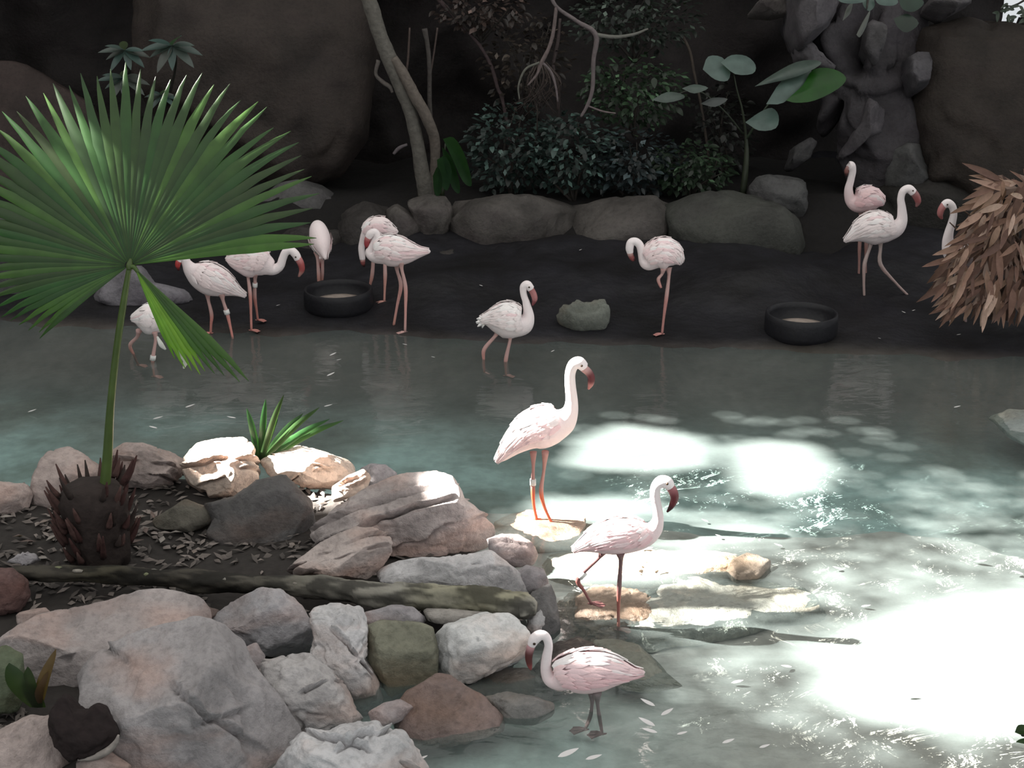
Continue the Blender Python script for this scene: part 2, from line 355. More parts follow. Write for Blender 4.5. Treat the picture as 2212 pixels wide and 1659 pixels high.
gap_([(1150, 1212), (1500, 1195), (1570, 1210), (1440, 1262), (1240, 1265), (1150, 1250)])
gap_([(1060, 1100), (1300, 1110), (1280, 1200), (1100, 1170)], dens=.10)
gap_([(1250, 1260), (1500, 1230), (1690, 1240), (1790, 1300), (1790, 1340), (1500, 1370), (1280, 1360)], dens=.09)
gap_([(1950, 1035), (2030, 1010), (2160, 1060), (2180, 1140), (2000, 1142), (1930, 1110)], dens=.3)
gap_([(2190, 1030), (2400, 1000), (2400, 1150), (2200, 1150)], dens=.10)
gap_([(1830, 1195), (2000, 1155), (2300, 1170), (2400, 1300), (1950, 1300), (1690, 1330), (1760, 1240)], dens=.4)
gap_([(1780, 1370), (1980, 1290), (2450, 1230), (2500, 1580), (2120, 1600), (1880, 1560), (1730, 1500), (1760, 1440), (1700, 1410)])
gap_([(1560, 1420), (1700, 1390), (1780, 1440), (1740, 1520), (1900, 1570), (1700, 1560), (1560, 1500)], dens=.25)
gap_([(1035, 1010), (1100, 870), (1200, 770), (1250, 740), (1310, 790), (1270, 940), (1170, 975), (1090, 1030)], Y=YA)
gap_([(1205, 1210), (1290, 1090), (1390, 1085), (1395, 1025), (1435, 1000), (1485, 1045), (1450, 1160), (1350, 1190)], Y=YB)
gap_([(1190, 1440), (1290, 1385), (1340, 1400), (1240, 1440), (1180, 1380), (1150, 1360)], Y=YC, dens=.08)
gap_([(395, 1000), (425, 948), (545, 938), (560, 985), (470, 1005)], z=.33)
gap_([(560, 1003), (600, 962), (690, 962), (765, 1000), (790, 1015), (790, 1050), (730, 1060), (680, 1010), (600, 1015)], z=.30)
gap_([(240, 975), (270, 955), (320, 958), (400, 1000), (300, 990)], z=.2, dens=.12)
gap_([(440, 370), (560, 235), (600, 290), (670, 360), (680, 420), (500, 470)], Y=P(215, 1205, .12).y + .1, dens=.04)
gap_([(1080, 1090), (1280, 1050), (1800, 1080), (2400, 1080), (2500, 1650), (1900, 1640), (1650, 1560), (1480, 1440), (1250, 1330)], dens=.10)
gap_([(1180, 930), (1350, 890), (1850, 900), (2000, 990), (1900, 1100), (1250, 1060)], dens=.05)
A0, A1, B0, B1, cs = -15.0, -1.0, 3.5, 14.5, .04
ncx, ncy = int((A1 - A0) / cs), int((B1 - B0) / cs)
ccx, ccy = np.meshgrid(A0 + (np.arange(ncx) + .5) * cs, B0 + (np.arange(ncy) + .5) * cs)
openc = np.zeros(ccx.shape, bool); hq = np.stack([ccx.ravel() * 5.5, ccy.ravel() * 5.5, 0 * ccx.ravel()], 1); hsh = np.clip(.5 + .75 * fbm(hq, 2), 0, .999).reshape(ccx.shape)
fine_ = np.random.RandomState(8).rand(*ccx.shape)
for poly, dens in gaps: openc |= inside(poly, ccx, ccy) & ((fine_ if dens < .45 else hsh) < dens)
V = [(A0 + i * cs, B0 + j * cs, ROOFZ) for j in range(ncy + 1) for i in range(ncx + 1)]
Fs = [(j * (ncx + 1) + i, j * (ncx + 1) + i + 1, (j + 1) * (ncx + 1) + i + 1, (j + 1) * (ncx + 1) + i) for j in range(ncy) for i in range(ncx) if not openc[j, i]]
A1e, B1e = A0 + ncx * cs, B0 + ncy * cs
for x0, x1, y0, y1 in ((-24, A0, -3, 22), (A1e, 12, -3, 22), (A0, A1e, -3, B0), (A0, A1e, B1e, 22)):
    k = len(V); V += [(x0, y0, ROOFZ), (x1, y0, ROOFZ), (x1, y1, ROOFZ), (x0, y1, ROOFZ)]; Fs.append((k, k + 1, k + 2, k + 3))
mesh('gobo_roof', V, Fs, M['roof'], smooth=False, kind='structure')
# island earth under the rocks
isl = [P(x, y) for x, y in ((-500, 1050), (0, 1060), (230, 1030), (640, 1045), (780, 1080), (980, 1130), (1130, 1240), (1170, 1330), (1100, 1420), (960, 1500), (900, 1620), (860, 1900), (-500, 1900))]
ip = [(p.x, p.y) for p in isl]
ux, uy = np.meshgrid(np.arange(-4.2, .6, .05), np.arange(3.2, 8.3, .05)); fx, fy = ux.ravel(), uy.ravel(); q = np.stack([fx, fy, 0 * fx], 1)
dist = np.full(len(fx), 9.)
for i in range(len(ip)):
    a_, e_ = np.array(ip[i]), np.array(ip[(i + 1) % len(ip)]) - np.array(ip[i]); t = np.clip(((fx - a_[0]) * e_[0] + (fy - a_[1]) * e_[1]) / (e_ @ e_), 0, 1)
    dist = np.minimum(dist, np.hypot(fx - a_[0] - t * e_[0], fy - a_[1] - t * e_[1]))
dist = np.where(inside(ip, fx, fy), dist, -dist)
def soil_z(dist, q): return -.25 + .34 * sm(dist, -.1, .2) + .03 * fbm(q * 2.5, 4) * sm(dist, 0, .2)
iz = soil_z(dist, q); yl = P(600, 1300, .15).y
iz = iz - .24 * sm(yl - fy, .0, .3) * sm(fx, -1.25, -.85) - .03 * sm(yl - fy, .0, .3) * (1 - sm(fx, -1.25, -.85)); nx = ux.shape[1]
Fs = [(r * nx + k, r * nx + k + 1, (r + 1) * nx + k + 1, (r + 1) * nx + k) for r in range(ux.shape[0] - 1) for k in range(nx - 1) if dist[r * nx + k] > -.15]
mesh('floor', np.stack([fx, fy, iz], 1), Fs, M['soil'], color=(.031, .027, .025), kind='structure')
SOIL = .09
# ------------------------------------------------------------------ flamingos
def vcol(V, base, seed, amt=.06):
    n = fbm(np.asarray(V, float) * 14 + seed, 3); return np.asarray(base) * (1 + amt * n[:, None] * 2)
def flamingo(label, spine, beak, legs, eye, face, foot, zg=0.0, rosy=.3, shade=1.0, sh=4, nb=None, yaw=0.0, side_w=.82, thick=1.0, Y=None, feathers=1.0, bands=(), legcol=(.56, .36, .34), shank=(.52, .27, .23), beakcol=((.5, .32, .30), (.24, .07, .07), (.03, .01, .012)), ruff=False, axis=None, dys=None):
    """spine: (px,py,radius px) from tail to head, last of the body = index sh; face +1 looks right, -1 left"""
    Y0 = P(foot[0], foot[1], zg).y if Y is None else Y
    x0 = sum(s[0] for s in spine[:sh + 1]) / (sh + 1)
    def at(px, py, dy=0.0): return PY(px, py, Y0 + yaw * (px - x0) * s0 + dy)
    s0 = mpp(PY(foot[0], foot[1], Y0)); base = P(foot[0], foot[1], zg)
    root = empty('flamingo', (base.x, Y0, zg), label, 'flamingo', 'flamingos in and around the pond')
    pts = [tuple(at(s[0], s[1], (dys[i] if dys else 0))) + (s[2] * s0,) for i, s in enumerate(spine)]
    d, us = catmull(pts, 8); c, r = d[:, :3], np.maximum(d[:, 3], .004)
    t = np.gradient(c, axis=0); t /= np.linalg.norm(t, axis=1)[:, None]
    b0 = np.array(axis) if axis else np.array([0, 1.0, 0]) * face
    NS = 22; V = []; nn, bb, rb = [], [], []
    for i in range(len(c)):
        b_ = b0 - t[i] * (b0 @ t[i]); b_ /= np.linalg.norm(b_); n_ = np.cross(t[i], b_)
        w = r[i] * (side_w if us[i] <= sh else side_w + (1 - side_w) * min(1, (us[i] - sh)))
        nn.append(n_); bb.append(b_); rb.append(w)
        for k in range(NS):
            th = 2 * math.pi * k / NS; V.append(c[i] + n_ * r[i] * math.sin(th) + b_ * w * math.cos(th))
    Fs = [(i * NS + k, i * NS + (k + 1) % NS, (i + 1) * NS + (k + 1) % NS, (i + 1) * NS + k) for i in range(len(c) - 1) for k in range(NS)]
    V.append(c[0] - t[0] * r[0] * .6); V.append(c[-1] + t[-1] * r[-1] * .75); e = (len(c) - 1) * NS
    for k in range(NS): Fs.append((len(V) - 2, (k + 1) % NS, k)); Fs.append((len(V) - 1, e + k, e + (k + 1) % NS))
    V = np.array(V); white, pink = np.array((.85, .775, .785)), np.array((.84, .63, .645))
    cu = np.concatenate([np.repeat(us, NS), [0, us[-1]]])
    k = np.clip(rosy * (1.1 - np.abs(cu - sh * .55) / sh) + .10 * fbm(V * 9 + len(label), 3), 0, 1)[:, None]
    cols = (white * (1 - k) + pink * k) * shade
    mesh('body', V, Fs, M['plumage'], root, cols=cols)
    # folded wings: overlapping feathers that follow the body
    uu = us; top = sh - .15
    def S(u, a, lift):
        u = max(0.02, min(u, len(spine) - 1.01)); i = int(np.searchsorted(uu, u)); i = min(max(i, 1), len(c) - 1); f = (u - uu[i - 1]) / (uu[i] - uu[i - 1])
        g = lambda A: A[i - 1] * (1 - f) + A[i] * f
        return g(c) + (g(nn) * math.sin(a)) * (g(r) + lift) + (g(bb) * math.cos(a)) * (g(np.array(rb)) + lift)
    c = np.asarray(c); nn = np.asarray(nn); bb = np.asarray(bb)
    for sgn in (1, -1):
        VV, FF, CC = [], [], []
        rows = [(.50, .42, 9), (.64, .34, 10), (.76, .28, 10), (.87, .22, 9), (.97, .18, 8)] if feathers >= 1 else [(.55, .5, 6), (.78, .36, 6), (.95, .25, 5)]
        for ri, (u1, du, cnt) in enumerate(rows):
            for j in range(cnt):
                a = math.radians(80 - (j + random.uniform(-.2, .2)) * 96 / cnt); u = top * (u1 + random.uniform(-.03, .03)); L = top * du * random.uniform(.85, 1.2) * (1.25 if ri == 0 else 1); wa = math.radians(96 / cnt * .72); droop = math.radians(random.uniform(2, 12) + (10 if ri == 0 else 0))
                k0 = len(VV); lf = .004 + .0022 * ri; cr = random.random(); col = np.array((.88, .81, .81)) * (1 - rosy * .6) + np.array((.86, .60, .61)) * rosy * .6
                if cr < rosy * .4: col = np.array((.86, .67, .69))
                elif cr > .75: col = np.array((.9, .86, .86))
                kf = max(0, min(1, (50 - math.degrees(a)) / 65)) * min(rosy, 1) * .75; col = col * (1 - kf) + np.array((.80, .47, .50)) * kf  # flank feathers pinker and darker downward: underside shade put into their colour
                for q, (f, wq) in enumerate(((0, .5), (.35, 1), (.7, .95), (1, .12))):
                    for sd_ in (-1, 0, 1):
                        aa = a - droop * f + sd_ * wa * wq; an = aa if sgn > 0 else math.pi - aa
                        VV.append(S(u - L * f, an, lf + .005 * f + (.003 if sd_ == 0 else 0))); CC.append(col * (1 if sd_ else .95) * shade)
                for q in range(3):
                    for s_ in range(2):
                        f4 = (k0 + q * 3 + s_, k0 + q * 3 + s_ + 1, k0 + q * 3 + s_ + 4, k0 + q * 3 + s_ + 3); FF.append(f4 if sgn > 0 else f4[::-1])
        mesh('wing', VV, FF, M['plumage'], root, cols=np.clip(CC, 0, .92))
    if ruff:
        vf = []
        for j in range(9):
            a_ = math.radians(-70 + j * 18); p0 = at(spine[0][0] + face * 12, spine[0][1] + 2); tip = p0 + Vector((-face * math.cos(a_) * .06, random.uniform(-.03, .03), math.sin(a_) * .05))
            vf.append(tube([p0, p0.lerp(tip, .5) + Vector((0, 0, .005)), tip], [.012, .013, .004], 6, 2))
        V, Fs = join(*vf); mesh('tail', V, Fs, M['plumage'], root, cols=vcol(V, (.88, .86, .86), 3))
    # beak
    if beak:
        pts = [at(x, y, (dys[-1] if dys else 0)) for x, y, _ in beak]; V, Fs = tube(pts, [q[2] * s0 for q in beak], 10, 4)
        nst = (len(V) - 2) // 10; f = np.concatenate([np.repeat(np.linspace(0, 1, nst), 10), [0, 1]])
        ca, cb, cc = (np.array(q) for q in beakcol); w1 = sm(f, .1, .4)[:, None]; w2 = sm(f, .62, .8)[:, None]
        mesh('beak', V, Fs, M['beak'], root, cols=((ca * (1 - w1) + cb * w1) * (1 - w2) + cc * w2))
    if eye:
        for sgn in (-1, 1):
            p = at(eye[0], eye[1], (dys[-1] if dys else 0)) + Vector((0, sgn * eye[2] * s0, 0)); D, f3 = ico(2)
            mesh('eye', D * .006 + np.array(p), f3, M['beak'], root, cols=np.tile([.03, .015, .005], (len(D), 1)))
    # legs with webbed feet
    for li, lg in enumerate(legs):
        off = (.035 if li == 0 else -.035); fp = lg['foot'] if 'foot' in lg else None; n = len(lg['p'])
        last = lg['p'][-1]
        Yf = P(last[0], last[1], lg.get('zg', zg)).y if lg.get('plant', True) else Y0 + off
        Yf = max(Y0 - .22, min(Y0 + .22, Yf)); pts, rad = [], []
        for i, q in enumerate(lg['p']):
            f = i / (n - 1); yy_ = (Y0 + yaw * (q[0] - x0) * s0 + off * (1 - f)) * (1 - f) + f * Yf
            pts.append(PY(q[0], q[1], yy_)); rad.append(q[2] * s0)
        vf = [tube(pts, rad, 8, 5)]
        ft, fs_ = pts[-1], rad[-1]
        if lg.get('plant', True) or lg.get('toes'):
            dirx = lg.get('dir', face); toes = [ft]
            for a_ in (-32, 0, 32):
                dv = Vector((dirx * math.cos(math.radians(a_)), math.sin(math.radians(a_)) * .9, 0))
                if axis: dv = Vector((math.sin(math.radians(a_)), -math.cos(math.radians(a_)), 0))
                tip = ft + dv * (.062 if not a_ else .054) + Vector((0, 0, -.004)); toes.append(tip)
                vf.append(tube([ft + Vector((0, 0, .004)), ft.lerp(tip, .5) + Vector((0, 0, .004)), tip], [.0065, .006, .003], 6, 2))
            vf.append(([toes[0] + Vector((0, 0, .006)), *toes[1:]], [(0, 1, 2), (0, 2, 3)]))
            vf.append(tube([ft, ft + Vector((-dirx * .018, 0, .004))], [.005, .003], 6))
        V, Fs = join(*vf); V = np.array(V); zj = pts[lg.get('joint', 1)].z
        hi = np.array(lg.get('c', legcol)); lo = np.array(shank); kk = sm(V[:, 2], zj - .04, zj + .03)[:, None]
        lo_ = sm(V[:, 2], ft.z, ft.z + .16)[:, None]; cc = (lo * lo_ + np.array(lg.get('low', shank)) * (1 - lo_)) * (1 - kk) + hi * kk
        lo_obj = mesh('leg', V, Fs, M['legskin'], root, cols=cc)
        for (bi, bf, bc) in lg.get('bands', ()):
            a_, b_ = pts[bi], pts[bi + 1]; p = a_.lerp(b_, bf); dv = (b_ - a_).normalized(); rr = (rad[bi] * (1 - bf) + rad[bi + 1] * bf) * 1.45
            V, Fs = tube([p - dv * .016, p + dv * .016], [rr, rr], 10); bd = mesh('leg_band', V, Fs, M['plain'], lo_obj, color=bc); bd['label'] = 'pale plastic ring on the leg'
    return root
L_ = lambda *p, **k: dict(p=p, **k)
RED = (.55, .10, .05)
# A: tall bird in full sun
flamingo('tall sunlit flamingo standing upright on the orange-tinted rock, neck raised', [(1072, 998, 4), (1086, 984, 13), (1110, 960, 24), (1140, 936, 38), (1168, 925, 45), (1195, 917, 41), (1217, 908, 30), (1231, 890, 18), (1235, 866, 13), (1232, 832, 11.5), (1232, 806, 11), (1239, 788, 12), (1251, 784, 13), (1262, 793, 10.5)],
    [(1259, 794, 8.5), (1270, 803, 8.5), (1277, 815, 8), (1276, 829, 6.5), (1271, 841, 2)],
    [L_((1152, 975, 8), (1152, 1010, 3.4), (1151, 1052, 5), (1153, 1090, 3.3), (1160, 1124, 3.2), joint=2, bands=((1, .75, (.8, .8, .78)),), c=(.42, .22, .2), zg=.01),
     L_((1178, 975, 8), (1175, 1015, 3.4), (1169, 1060, 5), (1176, 1095, 3.3), (1192, 1130, 3.2), joint=2, c=(.42, .22, .2), zg=.01)],
    (1256, 786, 12), 1, (1176, 1128), rosy=.6, sh=6, shank=(.62, .14, .07), beakcol=((.5, .3, .29), (.12, .03, .035), (.42, .17, .16)))
# B: walking bird, wing feathers raised
flamingo('sunlit flamingo striding through the shallows with one leg bent back and dark beak down', [(1237, 1190, 4), (1258, 1180, 13), (1288, 1168, 29), (1323, 1160, 39), (1358, 1158, 37), (1389, 1155, 30), (1411, 1144, 20), (1421, 1124, 12.5), (1420, 1100, 10.5), (1415, 1072, 10.5), (1417, 1052, 11), (1428, 1041, 13), (1441, 1043, 13), (1448, 1052, 10)],
    [(1446, 1049, 10), (1454, 1062, 10), (1457, 1078, 8.5), (1450, 1094, 6), (1441, 1106, 2)],
    [L_((1302, 1192, 9), (1290, 1209, 4), (1249, 1250, 5.5), (1262, 1277, 3.4), (1278, 1305, 3.2), joint=2, plant=False, toes=True, bands=((1, .8, (.85, .85, .82)),), c=(.25, .13, .13), low=(.22, .1, .1)),
     L_((1340, 1195, 10), (1341, 1215, 4.5), (1337, 1276, 5.2), (1336, 1315, 3.6), (1336, 1361, 3.4), joint=2, c=(.2, .12, .12), shank=None, low=(.3, .15, .13), zg=-.02)],
    (1440, 1040, 12), 1, (1336, 1362), zg=-.02, rosy=.85, sh=6, shank=(.35, .12, .10), beakcol=((.35, .14, .15), (.13, .03, .035), (.05, .015, .02)))
# C: pink bird near the rocks
flamingo('rosy pink flamingo standing in the water beside the island stones, facing the stones', [(1392, 1452, 3), (1368, 1455, 14), (1338, 1452, 29), (1305, 1450, 43), (1262, 1453, 47), (1226, 1457, 39), (1203, 1466, 27), (1187, 1464, 16), (1179, 1445, 11.5), (1181, 1420, 10.5), (1185, 1395, 9), (1180, 1377, 9.5), (1168, 1372, 11), (1155, 1380, 12), (1148, 1394, 9)],
    [(1151, 1388, 9), (1145, 1402, 9), (1142, 1420, 8), (1144, 1436, 6), (1147, 1447, 2)],
    [L_((1279, 1496, 10), (1279, 1520, 4), (1275, 1548, 4.5), (1263, 1577, 3.3), joint=2, c=(.2, .17, .17), low=(.2, .12, .12), zg=-.1),
     L_((1290, 1496, 10), (1291, 1522, 4), (1295, 1550, 4.5), (1301, 1586, 3.3), joint=2, c=(.2, .17, .17), low=(.2, .12, .12), zg=-.1)],
    (1154, 1385, 11), -1, (1285, 1582), zg=-.1, rosy=1.25, sh=6, Y=YC, shank=(.22, .14, .14), beakcol=((.55, .30, .32), (.10, .03, .03), (.25, .06, .06)))
# D: wading bird
flamingo('white flamingo wading with fluffy tail, left of the hollowed stone', [(1036, 692, 7), (1050, 690, 14), (1068, 690, 28), (1090, 691, 39), (1113, 696, 36), (1131, 697, 25), (1141, 682, 13), (1137, 655, 8), (1131, 635, 7), (1131, 620, 8), (1139, 615, 9), (1147, 624, 8)],
    [(1145, 622, 7), (1152, 634, 7), (1155, 647, 6), (1150, 660, 2)],
    [L_((1075, 716, 7), (1069, 727, 4), (1046, 755, 4.5), (1045, 780, 2.8), (1046, 806, 2.6), joint=2, zg=-.1),
     L_((1102, 722, 7), (1101, 738, 3.6), (1093, 775, 4.5), (1092, 795, 2.8), (1093, 812, 2.6), joint=2, zg=-.1)],
    (1143, 618, 9), 1, (1070, 808), zg=-.1, rosy=.12, sh=5, ruff=True, shank=(.55, .28, .25), beakcol=((.35, .14, .14), (.42, .18, .18), (.2, .06, .07)))
# E: on one leg
flamingo('pink flamingo balanced on one leg at the mud edge with head curled down', [(1471, 570, 4), (1464, 561, 17), (1451, 552, 29), (1432, 549, 35), (1413, 556, 29), (1399, 567, 18), (1390, 563, 10.5), (1386, 546, 8.5), (1382, 530, 8.5), (1373, 522, 8.5), (1363, 524, 8.5), (1360, 536, 8.5), (1361, 546, 7)],
    [(1360, 543, 7), (1363, 553, 6), (1368, 560, 5), (1372, 556, 2)],
    [L_((1444, 578, 8), (1445, 595, 3.6), (1440, 639, 4.4), (1434, 685, 2.9), (1430, 722, 2.7), joint=2, zg=.03, shank=None),
     L_((1433, 580, 7), (1430, 592, 3.4), (1422, 604, 4), (1428, 622, 2.6), joint=2, plant=False)],
    None, -1, (1430, 724), zg=.03, rosy=.5, sh=5, shank=(.50, .24, .22))
# G then F: the overlapping pair
flamingo('flamingo standing behind another one near the left feed bowl, only its back and legs clear', [(858, 500, 5), (845, 500, 15), (826, 495, 26), (806, 499, 25), (792, 511, 15), (784, 522, 8), (781, 535, 7), (782, 548, 7), (783, 560, 6)],
    [(783, 558, 6), (784, 568, 5), (787, 576, 2)],
    [L_((806, 520, 7), (806, 560, 4), (804, 593, 4.2), (799, 618, 2.6), (796, 638, 2.5), joint=2, zg=.06),
     L_((830, 520, 7), (831, 560, 4), (832, 595, 4.2), (831, 625, 2.6), (830, 652, 2.5), joint=2, zg=.06)],
    None, -1, (812, 645), zg=.06, rosy=.42, sh=4, feathers=.5)
flamingo('pale pink flamingo in front of another one, tail pointing right, feet at waters edge', [(928, 543, 4), (906, 545, 12), (880, 545, 25), (855, 543, 33), (830, 543, 31), (810, 549, 20), (800, 544, 11), (807, 528, 8.5), (814, 512, 8), (810, 502, 8), (801, 505, 8.5), (795, 513, 7)],
    [(797, 510, 7), (793, 520, 6.5), (793, 531, 5.5), (797, 539, 2)],
    [L_((856, 568, 8), (858, 585, 3.8), (866, 617, 4.4), (858, 660, 2.9), (850, 706, 2.8), joint=2, zg=.01, low=(.6, .3, .25)),
     L_((866, 566, 8), (868, 583, 3.8), (876, 621, 4.4), (876, 670, 2.9), (875, 718, 2.8), joint=2, zg=.01, low=(.55, .35, .33))],
    None, -1, (862, 712), zg=.01, rosy=.38, sh=5, shank=(.62, .33, .3), beakcol=((.5, .2, .2), (.3, .05, .06), (.08, .02, .02)))
# H: seen end-on
flamingo('flamingo seen end-on with its head down, behind the left feed bowl', [(703, 559, 4), (700, 549, 10), (697, 535, 20), (692, 518, 27), (688, 500, 24), (686, 490, 14), (687, 500, 8), (688, 520, 7), (690, 545, 7), (691, 560, 7)],
    [(691, 558, 6), (693, 572, 5), (694, 580, 2)],
    [L_((684, 545, 7), (686, 560, 3.5), (688, 590, 4), (689, 626, 2.6), joint=2, zg=.07),
     L_((697, 545, 7), (697, 562, 3.5), (696, 592, 4), (694, 622, 2.6), joint=2, zg=.07)],
    None, -1, (690, 624), zg=.07, rosy=.3, sh=4, axis=(1, 0, 0), dys=[-.16, -.13, -.08, 0, .08, .14, .18, .2, .2, .18], feathers=.5)
# I
flamingo('flamingo with S-curved neck feeding, partly tucked behind the fan palm leaf edge', [(488, 558, 4), (505, 561, 20), (530, 562, 35), (555, 565, 35), (576, 574, 23), (592, 581, 13), (605, 574, 9.5), (611, 558, 8.5), (617, 545, 8.5), (628, 541, 8.5), (638, 549, 9), (644, 560, 8)],
    [(643, 557, 8), (650, 570, 7.5), (652, 584, 6), (645, 598, 2)],
    [L_((535, 588, 8), (536, 600, 3.8), (540, 632, 4.4), (542, 675, 2.9), (543, 714, 2.7), joint=2, zg=.02),
     L_((551, 588, 8), (551, 605, 3.8), (550, 640, 4.4), (554, 668, 2.8), (557, 692, 2.6), joint=2, zg=.04, bands=((1, .3, (.75, .75, .73)),))],
    (640, 553, 9), 1, (548, 706), zg=.02, rosy=.4, sh=4, shank=(.5, .22, .19), beakcol=((.5, .2, .2), (.35, .08, .08), (.4, .2, .18)))
# J
flamingo('flamingo beside the hanging palm leaf, neck bent out of sight, ringed leg forward', [(531, 639, 4), (510, 629, 12), (485, 616, 27), (455, 604, 35), (430, 593, 29), (413, 582, 18), (404, 570, 11), (399, 560, 9.5), (392, 557, 8.5), (386, 563, 7)],
    [(388, 561, 6.5), (384, 572, 6), (386, 584, 2)],
    [L_((448, 632, 8), (450, 648, 3.8), (457, 679, 4.4), (456, 700, 2.9), (455, 720, 2.7), joint=2, zg=.0),
     L_((479, 634, 8), (482, 650, 3.8), (491, 678, 4.4), (498, 708, 2.9), (504, 736, 2.7), joint=2, zg=-.03, bands=((1, .85, (.75, .75, .73)),))],
    None, -1, (480, 730), zg=-.02, rosy=.28, sh=5, yaw=.25, shank=(.6, .25, .22), beakcol=((.5, .1, .1), (.4, .05, .05), (.1, .02, .02)))
# K
flamingo('white flamingo wading beside the palm stalk, half hidden by the hanging palm leaf', [(284, 690, 5), (296, 688, 16), (316, 689, 32), (336, 692, 31), (351, 697, 20), (361, 690, 11), (366, 678, 8.5), (374, 676, 8.5), (380, 686, 8), (380, 700, 8)],
    [(380, 697, 7), (383, 710, 6), (381, 722, 2)],
    [L_((300, 714, 7), (296, 728, 3.6), (281, 746, 4.2), (290, 768, 2.8), (300, 790, 2.6), joint=2, zg=-.1),
     L_((334, 716, 7), (336, 735, 3.6), (330, 775, 4.4), (331, 795, 2.8), (333, 814, 2.6), joint=2, zg=-.1, bands=((1, .95, (.75, .75, .73)),))],
    None, 1, (318, 806), zg=-.1, rosy=.1, sh=4, feathers=.5)
# M behind L; cave dimness put into its plumage colour by shade
flamingo('dim pinkish flamingo standing farthest back by the cave wall, head raised', [(1908, 441, 5), (1896, 434, 21), (1873, 430, 29), (1851, 436, 23), (1837, 430, 12.5), (1833, 410, 9), (1838, 388, 7.5), (1841, 371, 8), (1838, 359, 10), (1834, 358, 8)],
    [(1835, 360, 6.5), (1829, 370, 5.5), (1828, 380, 2)],
    [L_((1860, 450, 7), (1860, 480, 3.6), (1857, 530, 4), (1856, 565, 2.6), (1855, 600, 2.5), joint=2, zg=.12),
     L_((1872, 450, 7), (1872, 480, 3.6), (1871, 530, 4), (1870, 565, 2.6), (1870, 598, 2.5), joint=2, zg=.12)],
    None, -1, (1862, 600), zg=.12, shank=(.36, .2, .18), legcol=(.4, .24, .22), beakcol=((.3, .18, .17), (.2, .09, .08), (.05, .02, .02)), rosy=1.3, sh=4, shade=.85, feathers=.5)
# L
flamingo('white flamingo walking right across the dark mud with a long stride', [(1824, 521, 4), (1841, 511, 13), (1863, 499, 28), (1890, 493, 36), (1918, 494, 29), (1937, 491, 19), (1948, 475, 12), (1948, 450, 9), (1946, 429, 7.5), (1951, 413, 8), (1963, 408, 9), (1973, 416, 8.5)],
    [(1971, 413, 8), (1979, 424, 8), (1983, 436, 6.5), (1979, 447, 2.5)],
    [L_((1882, 520, 8), (1879, 535, 3.8), (1868, 568, 4.4), (1866, 605, 2.9), (1867, 643, 2.7), joint=2, zg=.05, c=(.5, .4, .38)),
     L_((1902, 516, 8), (1902, 535, 3.8), (1902, 571, 4.4), (1932, 608, 2.9), (1964, 641, 2.7), joint=2, zg=.05, c=(.5, .4, .38))],
    (1970, 410, 9), 1, (1910, 643), zg=.05, rosy=.15, sh=5, shank=(.45, .33, .31), beakcol=((.3, .15, .15), (.3, .1, .1), (.25, .12, .12)))
# N
YN = P(2055, 699, .02).y
flamingo('flamingo peering out left from behind the dry brown brush', [(2125, 548, 8), (2102, 545, 26), (2078, 545, 33), (2058, 540, 24), (2048, 522, 13), (2050, 502, 9.5), (2056, 482, 8.5), (2060, 462, 7.5), (2057, 446, 8), (2047, 439, 9), (2038, 444, 8)],
    [(2040, 442, 8), (2033, 453, 7.5), (2031, 464, 6), (2035, 473, 2.5)],
    [L_((2068, 570, 7), (2066, 590, 3.8), (2061, 640, 4.4), (2057, 672, 2.9), (2053, 700, 2.7), joint=2, zg=.02, c=(.5, .4, .38)),
     L_((2086, 570, 7), (2086, 590, 3.8), (2086, 640, 4.4), (2086, 672, 2.9), (2086, 698, 2.7), joint=2, zg=.02)],
    (2044, 440, 9), -1, (2058, 699), zg=.02, rosy=.2, sh=4, shank=(.45, .33, .31), beakcol=((.45, .2, .2), (.4, .15, .15), (.3, .1, .1)))
# ------------------------------------------------------------------ rocks of the island
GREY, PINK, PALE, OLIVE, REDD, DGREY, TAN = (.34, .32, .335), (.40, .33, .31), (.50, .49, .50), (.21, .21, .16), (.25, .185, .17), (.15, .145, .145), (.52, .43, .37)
G1 = 'stones of the island'
c1 = ((.25, .15, .02, .10), (.15, -.35, .02, .09)); c2 = ((.35, .1, .02, .10), (.3, -.3, .018, .08), (.45, .45, .015, .06))
rk = rock
rk('stone', 'reddish grey stone at the far left tip of the island rim', [(-60, 1040), (0, 1042), (47, 1046), (61, 1068), (54, 1100), (0, 1135), (-60, 1140)], PINK, z=.14, seed=1, group=G1)
rk('boulder', 'rounded pinkish boulder left of the palm stalk', [(62, 1031), (95, 980), (137, 968), (181, 986), (216, 1013), (216, 1050), (200, 1095), (140, 1110), (72, 1098)], PINK, z=.16, seed=2, group=G1)
rk('stone', 'layered tapering stone right of the palm stalk on the island rim', [(233, 980), (268, 957), (311, 959), (362, 977), (399, 999), (392, 1026), (362, 1055), (275, 1052), (233, 1030)], PINK, z=.2, seed=3, group=G1, cracks=((-.15, .0, .025, .16), (-.1, -.4, .025, .13)))
rk('boulder', 'sunlit white-topped boulder in the middle of the island rim', [(401, 988), (427, 957), (470, 950), (517, 947), (542, 963), (557, 995), (557, 1035), (524, 1078), (452, 1082), (401, 1046), (394, 1017)], TAN, z=.22, seed=4, group=G1, cracks=((.15, .1, .03, .13), (.35, -.4, .03, .12)), planes=((0, 0.85, -0.5, 0.68), (-0.2, -0.1, -0.97, 0.65)))
